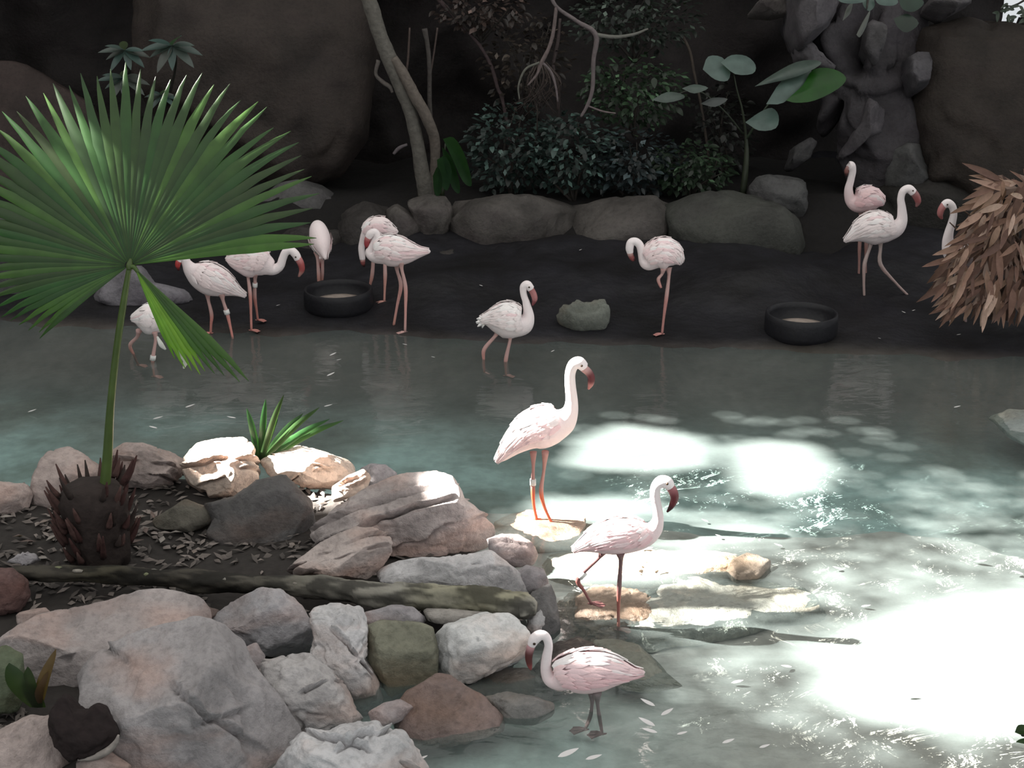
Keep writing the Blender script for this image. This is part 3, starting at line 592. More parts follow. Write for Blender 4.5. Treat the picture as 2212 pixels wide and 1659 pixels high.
rk('boulder', 'sunlit cream boulder right of the small palm seedling', [(562, 997), (597, 972), (644, 964), (687, 973), (752, 995), (764, 1017), (752, 1041), (716, 1058), (669, 1055), (586, 1030)], TAN, z=.2, seed=5, group=G1, cracks=((-.35, .05, .02, .09), (.3, -.35, .02, .09)), planes=((-0.2, 0.75, -0.6, 0.62), (0.4, 0.1, -0.9, 0.65)))
rk('stone', 'small striped stone below the sunlit cream boulder', [(719, 1052), (752, 1028), (785, 1014), (799, 1031), (790, 1060), (741, 1080), (720, 1084)], TAN, z=.2, seed=6, sub=4, group=G1, cracks=((.45, .2, .05, .2), (.45, -.25, .05, .2)))
rk('stone', 'smooth grey stone at the waterline behind the big layered boulder', [(778, 1013), (802, 1002), (834, 1005), (856, 1023), (850, 1045), (802, 1056), (790, 1050)], GREY, z=.1, seed=7, sub=4, group=G1)
rk('boulder', 'large layered pinkish grey boulder at the right end of the rim', [(670, 1156), (676, 1137), (727, 1096), (796, 1054), (863, 1029), (942, 1021), (973, 1032), (992, 1061), (1000, 1080), (1037, 1099), (1062, 1140), (1056, 1178), (1021, 1200), (980, 1204), (926, 1210), (878, 1200), (830, 1200), (750, 1200), (695, 1190)], (.42, .37, .36), z=.22, d=.7, seed=8, group=G1, cracks=((.33, .02, .022, .12), (.38, -.42, .016, .08), (.30, .36, .018, .09)), facets=11, planes=((-0.1, 0.75, -0.65, 0.62), (0.15, -0.35, -0.92, 0.6)))
rk('boulder', 'pointed pinkish boulder lying on the log', [(617, 1228), (695, 1171), (765, 1140), (815, 1143), (842, 1165), (842, 1197), (821, 1228), (790, 1252), (695, 1250), (632, 1246)], (.42, .36, .34), z=.24, seed=9, group=G1, cracks=((.4, .2, .022, .12), (.35, -.15, .022, .09)), planes=((-0.25, 0.6, -0.75, 0.6), (0.55, -0.45, -0.7, 0.6)))
rk('stone', 'blocky grey stone right of the large layered boulder', [(1053, 1165), (1082, 1155), (1119, 1156), (1146, 1171), (1161, 1197), (1151, 1222), (1106, 1224), (1062, 1205)], GREY, z=.17, seed=10, sub=4, group=G1, cracks=((-.15, .25, .04, .15),))
rk('boulder', 'rough pale grey boulder between the log and large layered boulder', [(800, 1248), (859, 1213), (901, 1206), (957, 1205), (1005, 1200), (1056, 1188), (1108, 1228), (1134, 1264), (1137, 1297), (1043, 1300), (948, 1295), (860, 1280)], PALE, z=.17, seed=11, group=G1, rough=2.0, facets=14)
rk('stone', 'flat-topped dark grey stone near the right end of the log', [(1105, 1244), (1138, 1222), (1173, 1230), (1183, 1254), (1187, 1281), (1138, 1285), (1117, 1262)], GREY, z=.13, seed=12, sub=4, group=G1)
rk('boulder', 'dark wet boulder at the right end of the log', [(1140, 1300), (1150, 1280), (1189, 1264), (1199, 1285), (1205, 1320), (1212, 1365), (1180, 1395), (1140, 1370)], DGREY, z=.05, seed=13, group=G1)
rk('stone', 'small pale stone under the right end of the log', [(1143, 1350), (1152, 1328), (1168, 1325), (1173, 1345), (1165, 1365), (1148, 1368)], PALE, z=.12, seed=50, sub=3, group=G1)
BIG = (.32, .30, .305)
rk('boulder', 'huge split grey boulder behind the largest boulder, bottom left', [(-80, 1420), (-10, 1385), (41, 1352), (89, 1328), (171, 1316), (228, 1300), (291, 1281), (348, 1279), (396, 1290), (428, 1311), (440, 1350), (420, 1400), (330, 1450), (240, 1480), (165, 1500), (111, 1515), (32, 1545), (-80, 1550)], (.36, .32, .315), z=.14, d=.55, seed=14, sub=6, group=G1, cracks=((.36, -.2, .012, .05),), box=.6, planes=((0.05, 0.75, -0.65, 0.6), (-0.25, -0.15, -0.95, 0.6)))
rk('boulder', 'largest grey boulder in the bottom left of the island', [(146, 1490), (177, 1445), (234, 1402), (301, 1378), (358, 1364), (421, 1346), (475, 1364), (511, 1400), (541, 1460), (588, 1514), (634, 1592), (640, 1660), (620, 1770), (285, 1790), (215, 1700), (225, 1620), (195, 1540)], BIG, z=.12, d=.6, seed=15, sub=6, group=G1, facets=8, cracks=((-.6, .25, .014, .04), (.42, -.05, .012, .03)), box=.6, planes=((-0.35, 0.7, -0.62, 0.62), (-0.05, -0.3, -0.95, 0.55), (0.75, 0.12, -0.65, 0.62)))
rk('boulder', 'smooth rounded grey boulder with a rusty edge below the log', [(438, 1352), (494, 1308), (563, 1272), (601, 1275), (649, 1310), (679, 1358), (679, 1396), (649, 1420), (585, 1418), (535, 1394), (490, 1378)], (.33, .32, .335), z=.16, seed=16, group=G1, facets=7, planes=((-0.45, 0.6, -0.65, 0.62), (0.15, -0.1, -0.98, 0.6), (0.4, -0.7, -0.55, 0.7)))
rk('stone', 'small angular stone wedged above the cracked pale boulder', [(515, 1405), (551, 1391), (572, 1418), (566, 1449), (540, 1470), (520, 1444)], GREY, z=.16, seed=17, sub=4, group=G1)
rk('boulder', 'cracked pale boulder right of the largest boulder', [(565, 1432), (619, 1424), (666, 1418), (719, 1456), (737, 1478), (757, 1512), (781, 1560), (717, 1592), (645, 1606), (604, 1560), (576, 1512), (553, 1474)], (.42, .40, .40), z=.1, seed=18, group=G1, rough=1.8, facets=13, cracks=((.5, 0, .02, .06),))
rk('boulder', 'tall pitted pale boulder left of the olive boulder', [(659, 1332), (695, 1316), (731, 1311), (780, 1320), (794, 1359), (792, 1424), (818, 1467), (828, 1510), (788, 1553), (760, 1530), (746, 1489), (706, 1453), (674, 1420), (679, 1369)], PALE, z=.12, seed=19, group=G1, rough=1.9, facets=13, cracks=((-.8, .1, .025, .08),))
rk('boulder', 'square olive green stained boulder in the island face', [(786, 1358), (825, 1342), (898, 1348), (932, 1356), (944, 1406), (944, 1451), (898, 1484), (840, 1508), (822, 1470), (797, 1424)], OLIVE, z=.1, seed=20, group=G1, facets=10, planes=((0, 0.5, -0.85, 0.7), (0.1, -0.4, -0.9, 0.68)))
rk('stone', 'flat grey stone lying on the olive boulder', [(786, 1325), (847, 1308), (891, 1311), (920, 1344), (898, 1354), (798, 1356)], GREY, z=.17, seed=21, sub=4, group=G1)
rk('stone', 'thin flat stone on the bright pale boulder under the log', [(912, 1316), (970, 1316), (1046, 1323), (1060, 1334), (1021, 1345), (952, 1350), (926, 1342)], (.3, .28, .26), z=.17, seed=22, sub=4, group=G1)
rk('boulder', 'bright pale knobbly boulder beside the rosy flamingo head', [(941, 1375), (966, 1350), (1042, 1331), (1097, 1331), (1131, 1356), (1150, 1387), (1142, 1418), (1093, 1458), (1024, 1482), (964, 1475), (940, 1434)], (.58, .57, .58), z=.1, seed=23, group=G1, rough=2.0, facets=12)
rk('boulder', 'reddish brown wet boulder at the waterline', [(850, 1530), (880, 1498), (941, 1465), (970, 1468), (1042, 1508), (1085, 1554), (1083, 1590), (1006, 1610), (912, 1622), (860, 1590)], REDD, z=.02, seed=24, group=G1, mat='wetrock', planes=((-0.3, 0.6, -0.75, 0.6), (0.3, 0.1, -0.95, 0.6)))
rk('stone', 'small grey stone left of the reddish brown boulder', [(795, 1540), (830, 1520), (862, 1515), (893, 1530), (870, 1556), (810, 1575)], GREY, z=.06, seed=25, sub=4, group=G1)
rk('boulder', 'low grey boulder poking out of the water right of the reddish one', [(1040, 1512), (1097, 1498), (1155, 1505), (1196, 1521), (1193, 1549), (1151, 1565), (1086, 1560)], (.26, .25, .24), z=.0, seed=26, group=G1, mat='wetrock')
rk('boulder', 'pale veined boulder at the bottom edge in front of the largest', [(590, 1670), (627, 1612), (663, 1577), (703, 1575), (753, 1563), (807, 1561), (865, 1581), (896, 1622), (930, 1680), (900, 1740), (600, 1740)], PALE, z=.06, seed=27, group=G1, rough=1.6, cracks=((.5, .3, .02, .08), (-.35, .35, .02, .08)))
rk('boulder', 'rusty grey boulder in the bottom left corner', [(-40, 1600), (57, 1550), (108, 1552), (130, 1611), (146, 1652), (95, 1700), (-40, 1700)], PINK, z=.12, seed=28, group=G1)
rk('stone', 'brown stone under the dark husk at the bottom edge', [(165, 1645), (231, 1625), (282, 1659), (230, 1700), (165, 1695)], PINK, z=.1, seed=29, sub=4, group=G1)
rk('boulder', 'round dark red boulder under the left end of the log', [(-40, 1225), (25, 1230), (56, 1257), (62, 1289), (43, 1320), (-40, 1335)], (.14, .085, .08), z=.18, seed=30, group=G1, facets=4)
rk('stone', 'small curved pinkish stone above the huge split boulder', [(36, 1325), (95, 1312), (110, 1327), (70, 1356), (36, 1352)], PINK, z=.17, seed=31, sub=4, group=G1)
rk('boulder', 'dark grey mound of rock in the pit behind the pointed boulder', [(556, 1040), (615, 1028), (669, 1085), (676, 1144), (620, 1216), (506, 1218), (450, 1150), (488, 1089)], (.11, .105, .105), z=.13, seed=32, group=G1, facets=5)
rk('stone', 'mossy dark stone on the soil right of the palm base', [(325, 1128), (398, 1080), (452, 1098), (465, 1125), (416, 1150), (344, 1142)], (.13, .12, .10), z=.15, seed=33, sub=4, group=G1)
rk('stone', 'rounded dark stone under the sunlit white-topped boulder', [(440, 1090), (500, 1075), (560, 1090), (590, 1140), (540, 1175), (470, 1165)], (.10, .095, .095), z=.15, seed=34, sub=4, group=G1)
rk('stone', 'small pale stone left of the log above the round red boulder', [(20, 1215), (45, 1198), (72, 1196), (82, 1210), (60, 1218)], GREY, z=.16, seed=35, sub=3, group=G1)
rk('boulder', 'dark greenish boulder behind the huge split boulder at the left edge', [(-40, 1430), (0, 1400), (42, 1420), (48, 1480), (38, 1535), (-40, 1540)], (.09, .11, .07), z=.2, seed=36, sub=4, group=G1)
rk('stone', 'brown stone between the log and tall pitted boulder', [(395, 1330), (430, 1308), (470, 1318), (480, 1340), (440, 1356), (410, 1350)], (.16, .12, .11), z=.17, seed=37, sub=4, group=G1)
# shelf slabs in the shallows
G2 = 'flat slabs in the shallows'
rk('slab', 'orange-tinted slab under the tall sunlit flamingo', [(1066, 1130), (1097, 1106), (1151, 1110), (1205, 1118), (1290, 1127), (1290, 1160), (1230, 1186), (1158, 1190), (1110, 1175), (1066, 1150)], (.50, .36, .28), z=-.035, flat=True, h=.055, seed=40, mat='wetrock', group=G2, facets=5)
rk('slab', 'pale sunlit slab under the striding flamingo body', [(1150, 1222), (1200, 1190), (1303, 1190), (1448, 1205), (1560, 1200), (1660, 1222), (1640, 1252), (1520, 1270), (1375, 1268), (1231, 1262), (1158, 1252)], (.46, .40, .33), z=-.045, flat=True, h=.07, seed=41, sub=6, mat='wetrock', group=G2, rough=2)
rk('slab', 'long cracked grey slab reaching out into the sunlit water', [(1330, 1330), (1380, 1290), (1460, 1266), (1592, 1253), (1683, 1260), (1766, 1286), (1797, 1315), (1790, 1343), (1665, 1352), (1592, 1373), (1500, 1390), (1400, 1400), (1340, 1380)], (.33, .345, .31), z=-.045, flat=True, h=.055, seed=42, sub=6, mat='wetrock', group=G2, rough=1.6)
rk('slab', 'brown ridged slab beneath the feet of the striding flamingo', [(1190, 1300), (1230, 1276), (1303, 1272), (1400, 1274), (1440, 1300), (1430, 1360), (1400, 1390), (1321, 1376), (1213, 1370)], (.30, .23, .18), z=-.05, flat=True, h=.07, seed=43, sub=6, mat='wetrock', group=G2, rough=2.6, facets=12)
rk('slab', 'greenish slab behind the tail of the rosy flamingo', [(1270, 1392), (1339, 1384), (1397, 1412), (1441, 1450), (1482, 1474), (1412, 1488), (1350, 1480), (1290, 1450)], (.24, .25, .21), z=-.03, flat=True, h=.06, seed=44, mat='wetrock', group=G2)
rk('slab', 'dark wet slab behind the neck of the rosy flamingo', [(1140, 1440), (1190, 1398), (1270, 1388), (1320, 1410), (1290, 1450), (1220, 1480), (1150, 1475)], (.10, .085, .08), z=-.02, flat=True, h=.07, seed=45, mat='wetrock', group=G2, rough=1.6)
rk('slab', 'submerged slab under the bright knobbly boulder', [(930, 1490), (1050, 1455), (1170, 1460), (1200, 1490), (1100, 1515), (980, 1525)], (.13, .12, .11), z=-.06, flat=True, h=.07, seed=46, mat='wetrock', group=G2)
rk('slab', 'pale slab at the right side of the pond below the dry brush', [(2134, 895), (2260, 884), (2300, 960), (2230, 966), (2174, 938)], (.34, .38, .37), z=-.02, flat=True, h=.05, seed=47, mat='wetrock', group=G2)
rk('slab', 'small ridged slab at the far end of the pale sunlit slab', [(1560, 1222), (1620, 1200), (1668, 1222), (1640, 1250), (1590, 1255)], (.40, .36, .32), z=.0, flat=True, h=.05, seed=48, sub=4, mat='wetrock', group=G2, rough=2.2)
# ------------------------------------------------------------------ far shore stones
G3 = 'stones along the far shore'
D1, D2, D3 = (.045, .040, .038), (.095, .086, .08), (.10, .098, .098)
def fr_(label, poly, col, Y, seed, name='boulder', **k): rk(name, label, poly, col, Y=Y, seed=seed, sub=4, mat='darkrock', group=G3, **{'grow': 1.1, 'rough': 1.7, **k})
fr_('pale wedge of rock on the far shore behind the palm stalk', [(200, 640), (260, 585), (304, 578), (330, 612), (398, 628), (412, 655), (300, 668), (210, 662)], (.20, .19, .21), P(300, 660).y, 60)
fr_('dark grey shore boulder behind the palm leaf at the left edge', [(-60, 480), (60, 470), (150, 520), (225, 620), (120, 680), (-60, 680)], D3, P(80, 650).y + .3, 61)
fr_('flat-topped grey boulder behind the end-on flamingo', [(560, 440), (600, 405), (650, 393), (700, 408), (740, 445), (728, 490), (640, 520), (560, 510)], D3, 12.4, 62)
fr_('dark boulder under the flat-topped grey boulder', [(590, 520), (650, 490), (730, 500), (760, 560), (740, 600), (640, 610), (580, 590)], D1, 11.9, 63)
fr_('dark boulder behind the overlapping pair of flamingos', [(730, 470), (780, 442), (838, 452), (845, 520), (830, 580), (760, 590), (725, 540)], D1, 12.0, 64)
fr_('tapered upright stone right of the overlapping pair', [(835, 455), (856, 442), (883, 458), (908, 490), (916, 530), (880, 560), (840, 540)], D2, 12.0, 65, 'stone')
fr_('lopsided stone in the shore wall below the tree trunk', [(882, 436), (924, 423), (962, 429), (978, 460), (961, 510), (935, 540), (910, 520), (898, 480)], D2, 12.0, 66, 'stone')
fr_('longest brown block of the shore wall', [(965, 500), (989, 436), (1062, 430), (1170, 427), (1241, 445), (1248, 495), (1190, 545), (1062, 565), (975, 550)], D2, 12.0, 67, facets=12)
fr_('brown block of the shore wall behind the one-legged flamingo', [(1238, 448), (1315, 434), (1405, 430), (1450, 447), (1460, 500), (1420, 560), (1330, 575), (1250, 550)], D2, 12.0, 68, facets=12)
fr_('greenish end block of the shore wall, rough and low', [(1440, 450), (1500, 425), (1580, 418), (1660, 440), (1725, 470), (1735, 540), (1680, 580), (1560, 580), (1460, 555)], (.06, .062, .055), 11.9, 69, facets=12, rough=1.8)
fr_('flat-topped grey block at the right end of the shore wall', [(1622, 405), (1640, 385), (1690, 380), (1733, 387), (1740, 440), (1725, 478), (1650, 460), (1625, 435)], (.085, .085, .085), 12.2, 70)
fr_('low dark boulder at the foot of the shore wall', [(900, 560), (980, 540), (1080, 560), (1100, 590), (1000, 600), (920, 595)], D1, 11.6, 71)
# cave rock masses
G4 = 'cave wall rock masses'
def cave(label, poly, col, Y, seed, **k): rk('rock_mass', label, poly, col, Y=Y, seed=seed, sub=5, mat='darkrock', group=G4, **k)
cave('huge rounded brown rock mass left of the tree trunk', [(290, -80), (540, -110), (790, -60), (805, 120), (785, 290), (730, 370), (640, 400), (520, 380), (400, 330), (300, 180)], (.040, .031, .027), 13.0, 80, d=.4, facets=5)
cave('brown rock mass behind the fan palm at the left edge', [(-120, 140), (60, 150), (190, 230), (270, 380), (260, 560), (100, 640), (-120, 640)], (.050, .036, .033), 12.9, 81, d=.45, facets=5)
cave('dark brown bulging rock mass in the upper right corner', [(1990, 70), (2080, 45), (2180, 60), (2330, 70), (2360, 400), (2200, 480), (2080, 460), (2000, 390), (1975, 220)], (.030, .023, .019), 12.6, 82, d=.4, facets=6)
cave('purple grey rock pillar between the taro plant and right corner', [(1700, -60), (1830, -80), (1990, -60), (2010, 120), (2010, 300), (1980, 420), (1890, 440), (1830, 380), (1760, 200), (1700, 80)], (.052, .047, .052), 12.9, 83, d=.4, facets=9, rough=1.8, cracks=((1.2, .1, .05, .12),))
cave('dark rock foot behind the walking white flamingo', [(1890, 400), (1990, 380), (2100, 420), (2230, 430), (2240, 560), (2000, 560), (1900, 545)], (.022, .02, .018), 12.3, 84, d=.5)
G5 = 'pale ridges on the rock pillar'
def ridge(label, poly, col, Y, seed): rk('rock_ridge', label, poly, col, Y=Y + .3, seed=seed, sub=4, mat='darkrock', group=G5, d=2.6, rough=1.6, box=.85)
RG = (.13, .12, .13)
ridge('pale ridge at the top of the rock pillar', [(1708, -30), (1760, -40), (1812, -30), (1800, 20), (1782, 60), (1745, 95), (1725, 110), (1706, 60)], RG, 12.35, 90)
ridge('bent pale ridge below the top of the rock pillar', [(1716, 95), (1745, 90), (1760, 118), (1800, 150), (1790, 168), (1745, 150), (1720, 130)], RG, 12.35, 91)
ridge('upright pale spur under the hanging leaves', [(1868, 60), (1888, 40), (1908, 55), (1900, 110), (1885, 150), (1862, 110)], (.11, .105, .11), 12.35, 92)
ridge('long pale ridge sloping down the pillar toward the far flamingo', [(1812, 335), (1850, 270), (1865, 215), (1895, 225), (1908, 260), (1900, 290), (1860, 310), (1830, 340)], RG, 12.3, 93)
ridge('pale lump above the walking white flamingo', [(1898, 340), (1940, 318), (1990, 322), (2000, 390), (1960, 425), (1905, 410)], (.085, .085, .085), 12.3, 94)
ridge('narrow pale ridge left of the pillar above the shore wall', [(1698, 365), (1712, 320), (1745, 300), (1760, 310), (1745, 345), (1712, 368)], (.09, .088, .09), 12.5, 95)
ridge('pale slab of rock at the top of the frame left of the pillar', [(1615, 30), (1640, 5), (1670, -8), (1700, 0), (1700, 30), (1660, 35)], (.14, .125, .12), 12.6, 96)
ridge('pale ledge of rock left of the bright gap', [(1995, 20), (2020, -15), (2080, -20), (2090, 10), (2040, 40)], (.11, .10, .105), 12.5, 97)
ridge('upper grey fold of the pillar beside the dark bulge', [(1955, 130), (1985, 115), (2005, 120), (1995, 190), (1965, 210), (1945, 170)], (.085, .08, .088), 12.3, 98)
# hollowed stone and feed bowls
def lathe(prof, C, seg=40):
    V = [(C[0] + r_ * math.cos(2 * math.pi * k / seg), C[1] + r_ * math.sin(2 * math.pi * k / seg), C[2] + z_) for r_, z_ in prof for k in range(seg)]
    Fs = [(i * seg + k, i * seg + (k + 1) % seg, (i + 1) * seg + (k + 1) % seg, (i + 1) * seg + k) for i in range(len(prof) - 1) for k in range(seg)]
    n = len(V); V.append((C[0], C[1], C[2] + prof[0][1])); V.append((C[0], C[1], C[2] + prof[-1][1])); e = (len(prof) - 1) * seg
    Fs += [(n, (k + 1) % seg, k) for k in range(seg)] + [(n + 1, e + k, e + (k + 1) % seg) for k in range(seg)]
    return V, Fs
hb_ = P(1265, 716, .02); R_ = 58 * mpp(hb_); hb_.y += R_ * .8
V, Fs = lathe([(R_ * .8, -.02), (R_ * .95, .02), (R_, .06), (R_ * .97, .105), (R_ * .88, .13), (R_ * .72, .135), (R_ * .52, .125), (R_ * .40, .09), (R_ * .25, .07), (R_ * .1, .068)], hb_, 48)
V = np.array(V); nz_ = fbm(V * 9 + 4, 3); V = V + (V - np.array(hb_)) * np.stack([.16 * nz_, .16 * nz_, .30 * nz_], 1); V[:, 1] = hb_.y + (V[:, 1] - hb_.y) * .9
tag(mesh('hollowed_stone', V, Fs, M['rock'], None, hb_, color=(.19, .205, .18)), 'grey green hollowed stone on the mud right of the wading flamingo', 'stone')
def feed_bowl(px, py, wpx, hh, label):
    b_ = P(px, py, .01); R = wpx / 2 * mpp(b_); b_.y += R; o = empty('feed_bowl', b_, label, 'feed bowl', 'black rubber feed bowls')
    V, Fs = lathe([(R * .86, 0), (R * .95, .01), (R, hh * .3), (R, hh * .75), (R * .98, hh), (R * .955, hh * 1.02), (R * .915, hh), (R * .88, hh * .8), (R * .84, hh * .3), (R * .5, hh * .2)], b_)
    mesh('bowl', V, Fs, M['rubber'], o, color=(.012, .012, .015))
    V, Fs = lathe([(R * .3, hh * .22), (R * .80, hh * .28), (R * .78, hh * .40), (R * .5, hh * .47), (R * .2, hh * .49)], b_)
    f = mesh('feed', V, Fs, M['soil'], o, color=(.30, .25, .22)); f['label'] = 'pale tan feed'
feed_bowl(724, 693, 152, .165, 'black rubber feed bowl on the mud left of the overlapping flamingo pair')
feed_bowl(1743, 752, 160, .175, 'black rubber feed bowl right of the one-legged flamingo')
# ------------------------------------------------------------------ fallen log
M['wood'] = attr_mat('weathered wood', .85, 40, .8)
def rough_tube(pts, rads, seg=18, sub=14, amp=.16, sc=9):
    V, Fs = tube(pts, rads, seg, sub); V = np.array(V); n = (len(V) - 2) // seg
    cen = V[:n * seg].reshape(n, seg, 3).mean(1); cc = np.concatenate([np.repeat(cen, seg, 0), cen[:1], cen[-1:]])
    d = V - cc; V = cc + d * (1 + amp * fbm(V * np.array([sc * .35, sc, sc]) + 3, 4) + amp * .5 * np.sign(pn(V * np.array([3, 26, 26]))) * .4)[:, None]
    return V, Fs
lp = [(-40, 1246, 10), (30, 1240, 14), (127, 1238, 17), (250, 1243, 19), (362, 1249, 20), (480, 1256, 21), (600, 1264, 22), (740, 1275, 24), (880, 1287, 25), (1010, 1297, 29), (1090, 1306, 28), (1135, 1311, 24), (1158, 1314, 12)]
pts = [P(x, y, .2) for x, y, _ in lp]; V, Fs = rough_tube(pts, [r_ * 1.05 * mpp(p) for p, (_, _, r_) in zip(pts, lp)], 28, 26, .34, 13)
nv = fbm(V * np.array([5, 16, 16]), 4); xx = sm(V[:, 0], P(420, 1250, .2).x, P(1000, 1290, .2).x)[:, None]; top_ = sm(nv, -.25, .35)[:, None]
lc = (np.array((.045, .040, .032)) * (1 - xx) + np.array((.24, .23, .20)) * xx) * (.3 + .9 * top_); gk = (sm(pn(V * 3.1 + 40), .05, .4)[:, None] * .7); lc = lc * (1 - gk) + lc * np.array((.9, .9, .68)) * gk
lg = mesh('log', V, Fs, M['wood'], None, pts[4], cols=lc); tag(lg, 'long weathered log lying across the island between the stones', 'log')
for k in range(26):                                              # flakes of bark and lichen on the log
    x = random.uniform(120, 1130); i = np.interp(x, [q[0] for q in lp], [q[1] for q in lp]); p = P(x, i - random.uniform(2, 17), .225)
    D, f3 = ico(1); s_ = np.array([random.uniform(.012, .03), .012, random.uniform(.006, .012)])
    mesh('bark_flake', D * s_ + np.array(p), f3, M['bark'], lg, color=random.choice([(.25, .23, .2), (.16, .17, .1), (.2, .19, .17)]))
# ------------------------------------------------------------------ litter on the island
V, Fs = [], []
def soil_at(x, y):
    i = int(round((x + 4.2) / .05)); j = int(round((y - 3.2) / .05)); w = ux_n
    return iz[j * w + i] if 0 <= i < w and 0 <= j * w + i < len(iz) else SOIL
ux_n = len(np.arange(-4.2, .6, .05))
def flake(p, L, wd, col=None):
    a = random.uniform(0, 6.28); t_ = Vector((math.cos(a), math.sin(a), random.uniform(-.2, .35))) * L; s_ = Vector((-math.sin(a), math.cos(a), random.uniform(-.4, .4))) * wd
    q = [p - t_, p + s_ + Vector((0, 0, .006)), p + t_, p - s_]; m_ = p + Vector((0, 0, .012))
    return [*q, m_], [(0, 3, 4), (3, 2, 4), (2, 1, 4), (1, 0, 4)]
zones = [(-20, 700, 1040, 1225, 520), (-20, 450, 1240, 1320, 140), (-20, 60, 1520, 1600, 60), (560, 1150, 1180, 1330, 90), (440, 1000, 1300, 1500, 110)]
cols = []
for x0, x1, y0, y1, cnt in zones:
    for _ in range(cnt):
        p = P(random.uniform(x0, x1), random.uniform(y0, y1), SOIL); p.z = soil_at(p.x, p.y) + .008
        v, f = flake(p, random.uniform(.015, .045), random.uniform(.006, .018)); o = len(V); V += v; Fs += [tuple(i + o for i in q) for q in f]
        cols += [np.array((.13, .11, .10)) * random.choice([.4, .6, .8, 1, 1.6])] * 5
m_, nt, b = new_mat('leaf litter'); a = N(nt, 'ShaderNodeAttribute'); a.attribute_name = 'Col'; nt.links.new(a.outputs['Color'], b.inputs['Base Color']); b.inputs['Roughness'].default_value = .8; M['litter'] = m_
o = mesh('leaf_litter', V, Fs, M['litter'], cols=np.array(cols), kind='stuff'); tag(o, 'scattered brown leaf litter over the island soil', 'leaf litter')
for k, (x, y) in enumerate([(300, 1118), (330, 1112), (268, 1135), (118, 1085), (95, 1130), (150, 1105), (60, 1170), (315, 1150), (350, 1165), (390, 1180), (420, 1190), (290, 1170), (110, 1160), (40, 1160), (495, 1100), (520, 1140), (545, 1120), (90, 1195), (15, 1120), (380, 1150)]):
    p = P(x, y, SOIL + .02); p.z = soil_at(p.x, p.y) + .02; v, f = flake(p, random.uniform(.03, .05), random.uniform(.012, .02))
    d_ = mesh('dead_leaf', v, f, M['dryleaf'], None, p, color=random.choice([(.22, .18, .16), (.15, .11, .10), (.3, .27, .25)])); tag(d_, 'curled dead leaf on the island soil near the palm base', 'leaf', 'dead leaves on the island soil')
for k, (x, y, z) in enumerate([(195, 1326, .27), (188, 1355, .26), (178, 1345, .26), (305, 1309, .28), (340, 1346, .27), (366, 1346, .27)]):
    pass
# ------------------------------------------------------------------ fan palm
base = P(215, 1205, .12); YP = base.y
palm = empty('fan_palm', base, 'fan palm with one huge round green leaf and brown fibrous base', 'palm')
s0 = mpp(base); E1 = RIGHT.copy(); E2 = UP.copy(); NRM = -FWD
def A2(px, py, off=0.0): p = PY(px, py, YP); return p + NRM * off
prof = [(0, 1212, 62), (0, 1190, 66), (0, 1150, 63), (0, 1110, 66), (0, 1075, 72), (0, 1050, 56), (0, 1040, 25)]
pr = []
for _, y, r_ in prof: q = PY(215, y, YP); pr.append((r_ * s0, q.z - base.z))
V, Fs = lathe([(r_, z_) for r_, z_ in pr], base, 32); V = np.array(V); cen = np.array(base); d = V - cen; d[:, 2] = 0
V = V + d * (.16 * fbm(V * np.array([22, 22, 5]), 3))[:, None]
mesh('trunk', V, Fs, M['bark'], palm, color=(.028, .020, .018))
tr_ = palm.children[0] if palm.children else None
for k in range(64):
    a_ = random.uniform(0, 6.28); r0 = 66 * s0 * random.uniform(.9, 1.06); zb = random.uniform(.03, .38); p0 = base + Vector((math.cos(a_) * r0, math.sin(a_) * r0, zb))
    L = random.uniform(.06, .14); p2 = p0 + Vector((math.cos(a_) * L * .5, math.sin(a_) * L * .5, L)); pm = p0.lerp(p2, .5) + Vector((0, 0, -.01))
    V, Fs = tube([p0, pm, p2], [.016, .013, .003], 6, 2); mesh('leaf_base', V, Fs, M['bark'], palm, color=random.choice([(.05, .022, .02), (.035, .025, .022), (.075, .04, .035)]))
hub = A2(285, 575, .04)
st = [A2(226, 1055), A2(232, 990), A2(240, 880, .01), A2(254, 760, .02), A2(270, 660, .03), hub]
V, Fs = tube(st, [q * s0 for q in (12, 11, 8.5, 7.5, 7, 5)], 10, 6); mesh('stalk', V, Fs, M['leaf'], palm, color=(.10, .15, .045))
def segment(parent, hub, a0, R, da, col, bend=.10, sag=.05, fold=.22, split=.6, name='leaf_segment', E1=E1, E2=E2, NRM=NRM, r0=.02, tipc=None):
    a = math.radians(a0); hv = math.radians(da) * .5 * 1.22; rows = 12; V = []
    D = E1 * math.cos(a) + E2 * math.sin(a); T = -E1 * math.sin(a) + E2 * math.cos(a); R *= s0
    for i in range(rows + 1):
        f = i / rows; f = max(f, r0 / R); rr_ = R * f
        w = rr_ * math.tan(hv) * 1.03 if f <= split else R * split * math.tan(hv) * 1.03 * ((1 - f) / (1 - split)) ** .75 + .0012
        c = hub + D * rr_ - NRM * (bend * R * f * f) - Vector((0, 0, sag * R * max(0, f - .5) ** 2 * 4)) + T * (random.uniform(-.002, .002) if f > split else 0)
        V += [c - T * w, c + NRM * (fold * w + .002), c + T * w]
    Fs = [(i * 3 + j, i * 3 + j + 1, i * 3 + j + 4, i * 3 + j + 3) for i in range(rows) for j in (0, 1)]
    o = mesh(name, V, Fs, M['leaf'], parent, color=col); return o
V, Fs = tube([hub - E2 * .02, hub, hub + E2 * .03 + E1 * .006], [.012, .016, .006], 10, 3)
leafA = mesh('fan_leaf', V, Fs, M['leaf'], palm, color=(.07, .11, .03))
angs = [(8, 352), (14, 372), (20, 392), (26, 405), (32, 412), (40, 425), (47, 428), (60, 432), (75, 427), (90, 420), (105, 427), (120, 425), (135, 425), (150, 405), (165, 375), (180, 335), (195, 300), (205, 268), (213, 232)]
a = 9.0
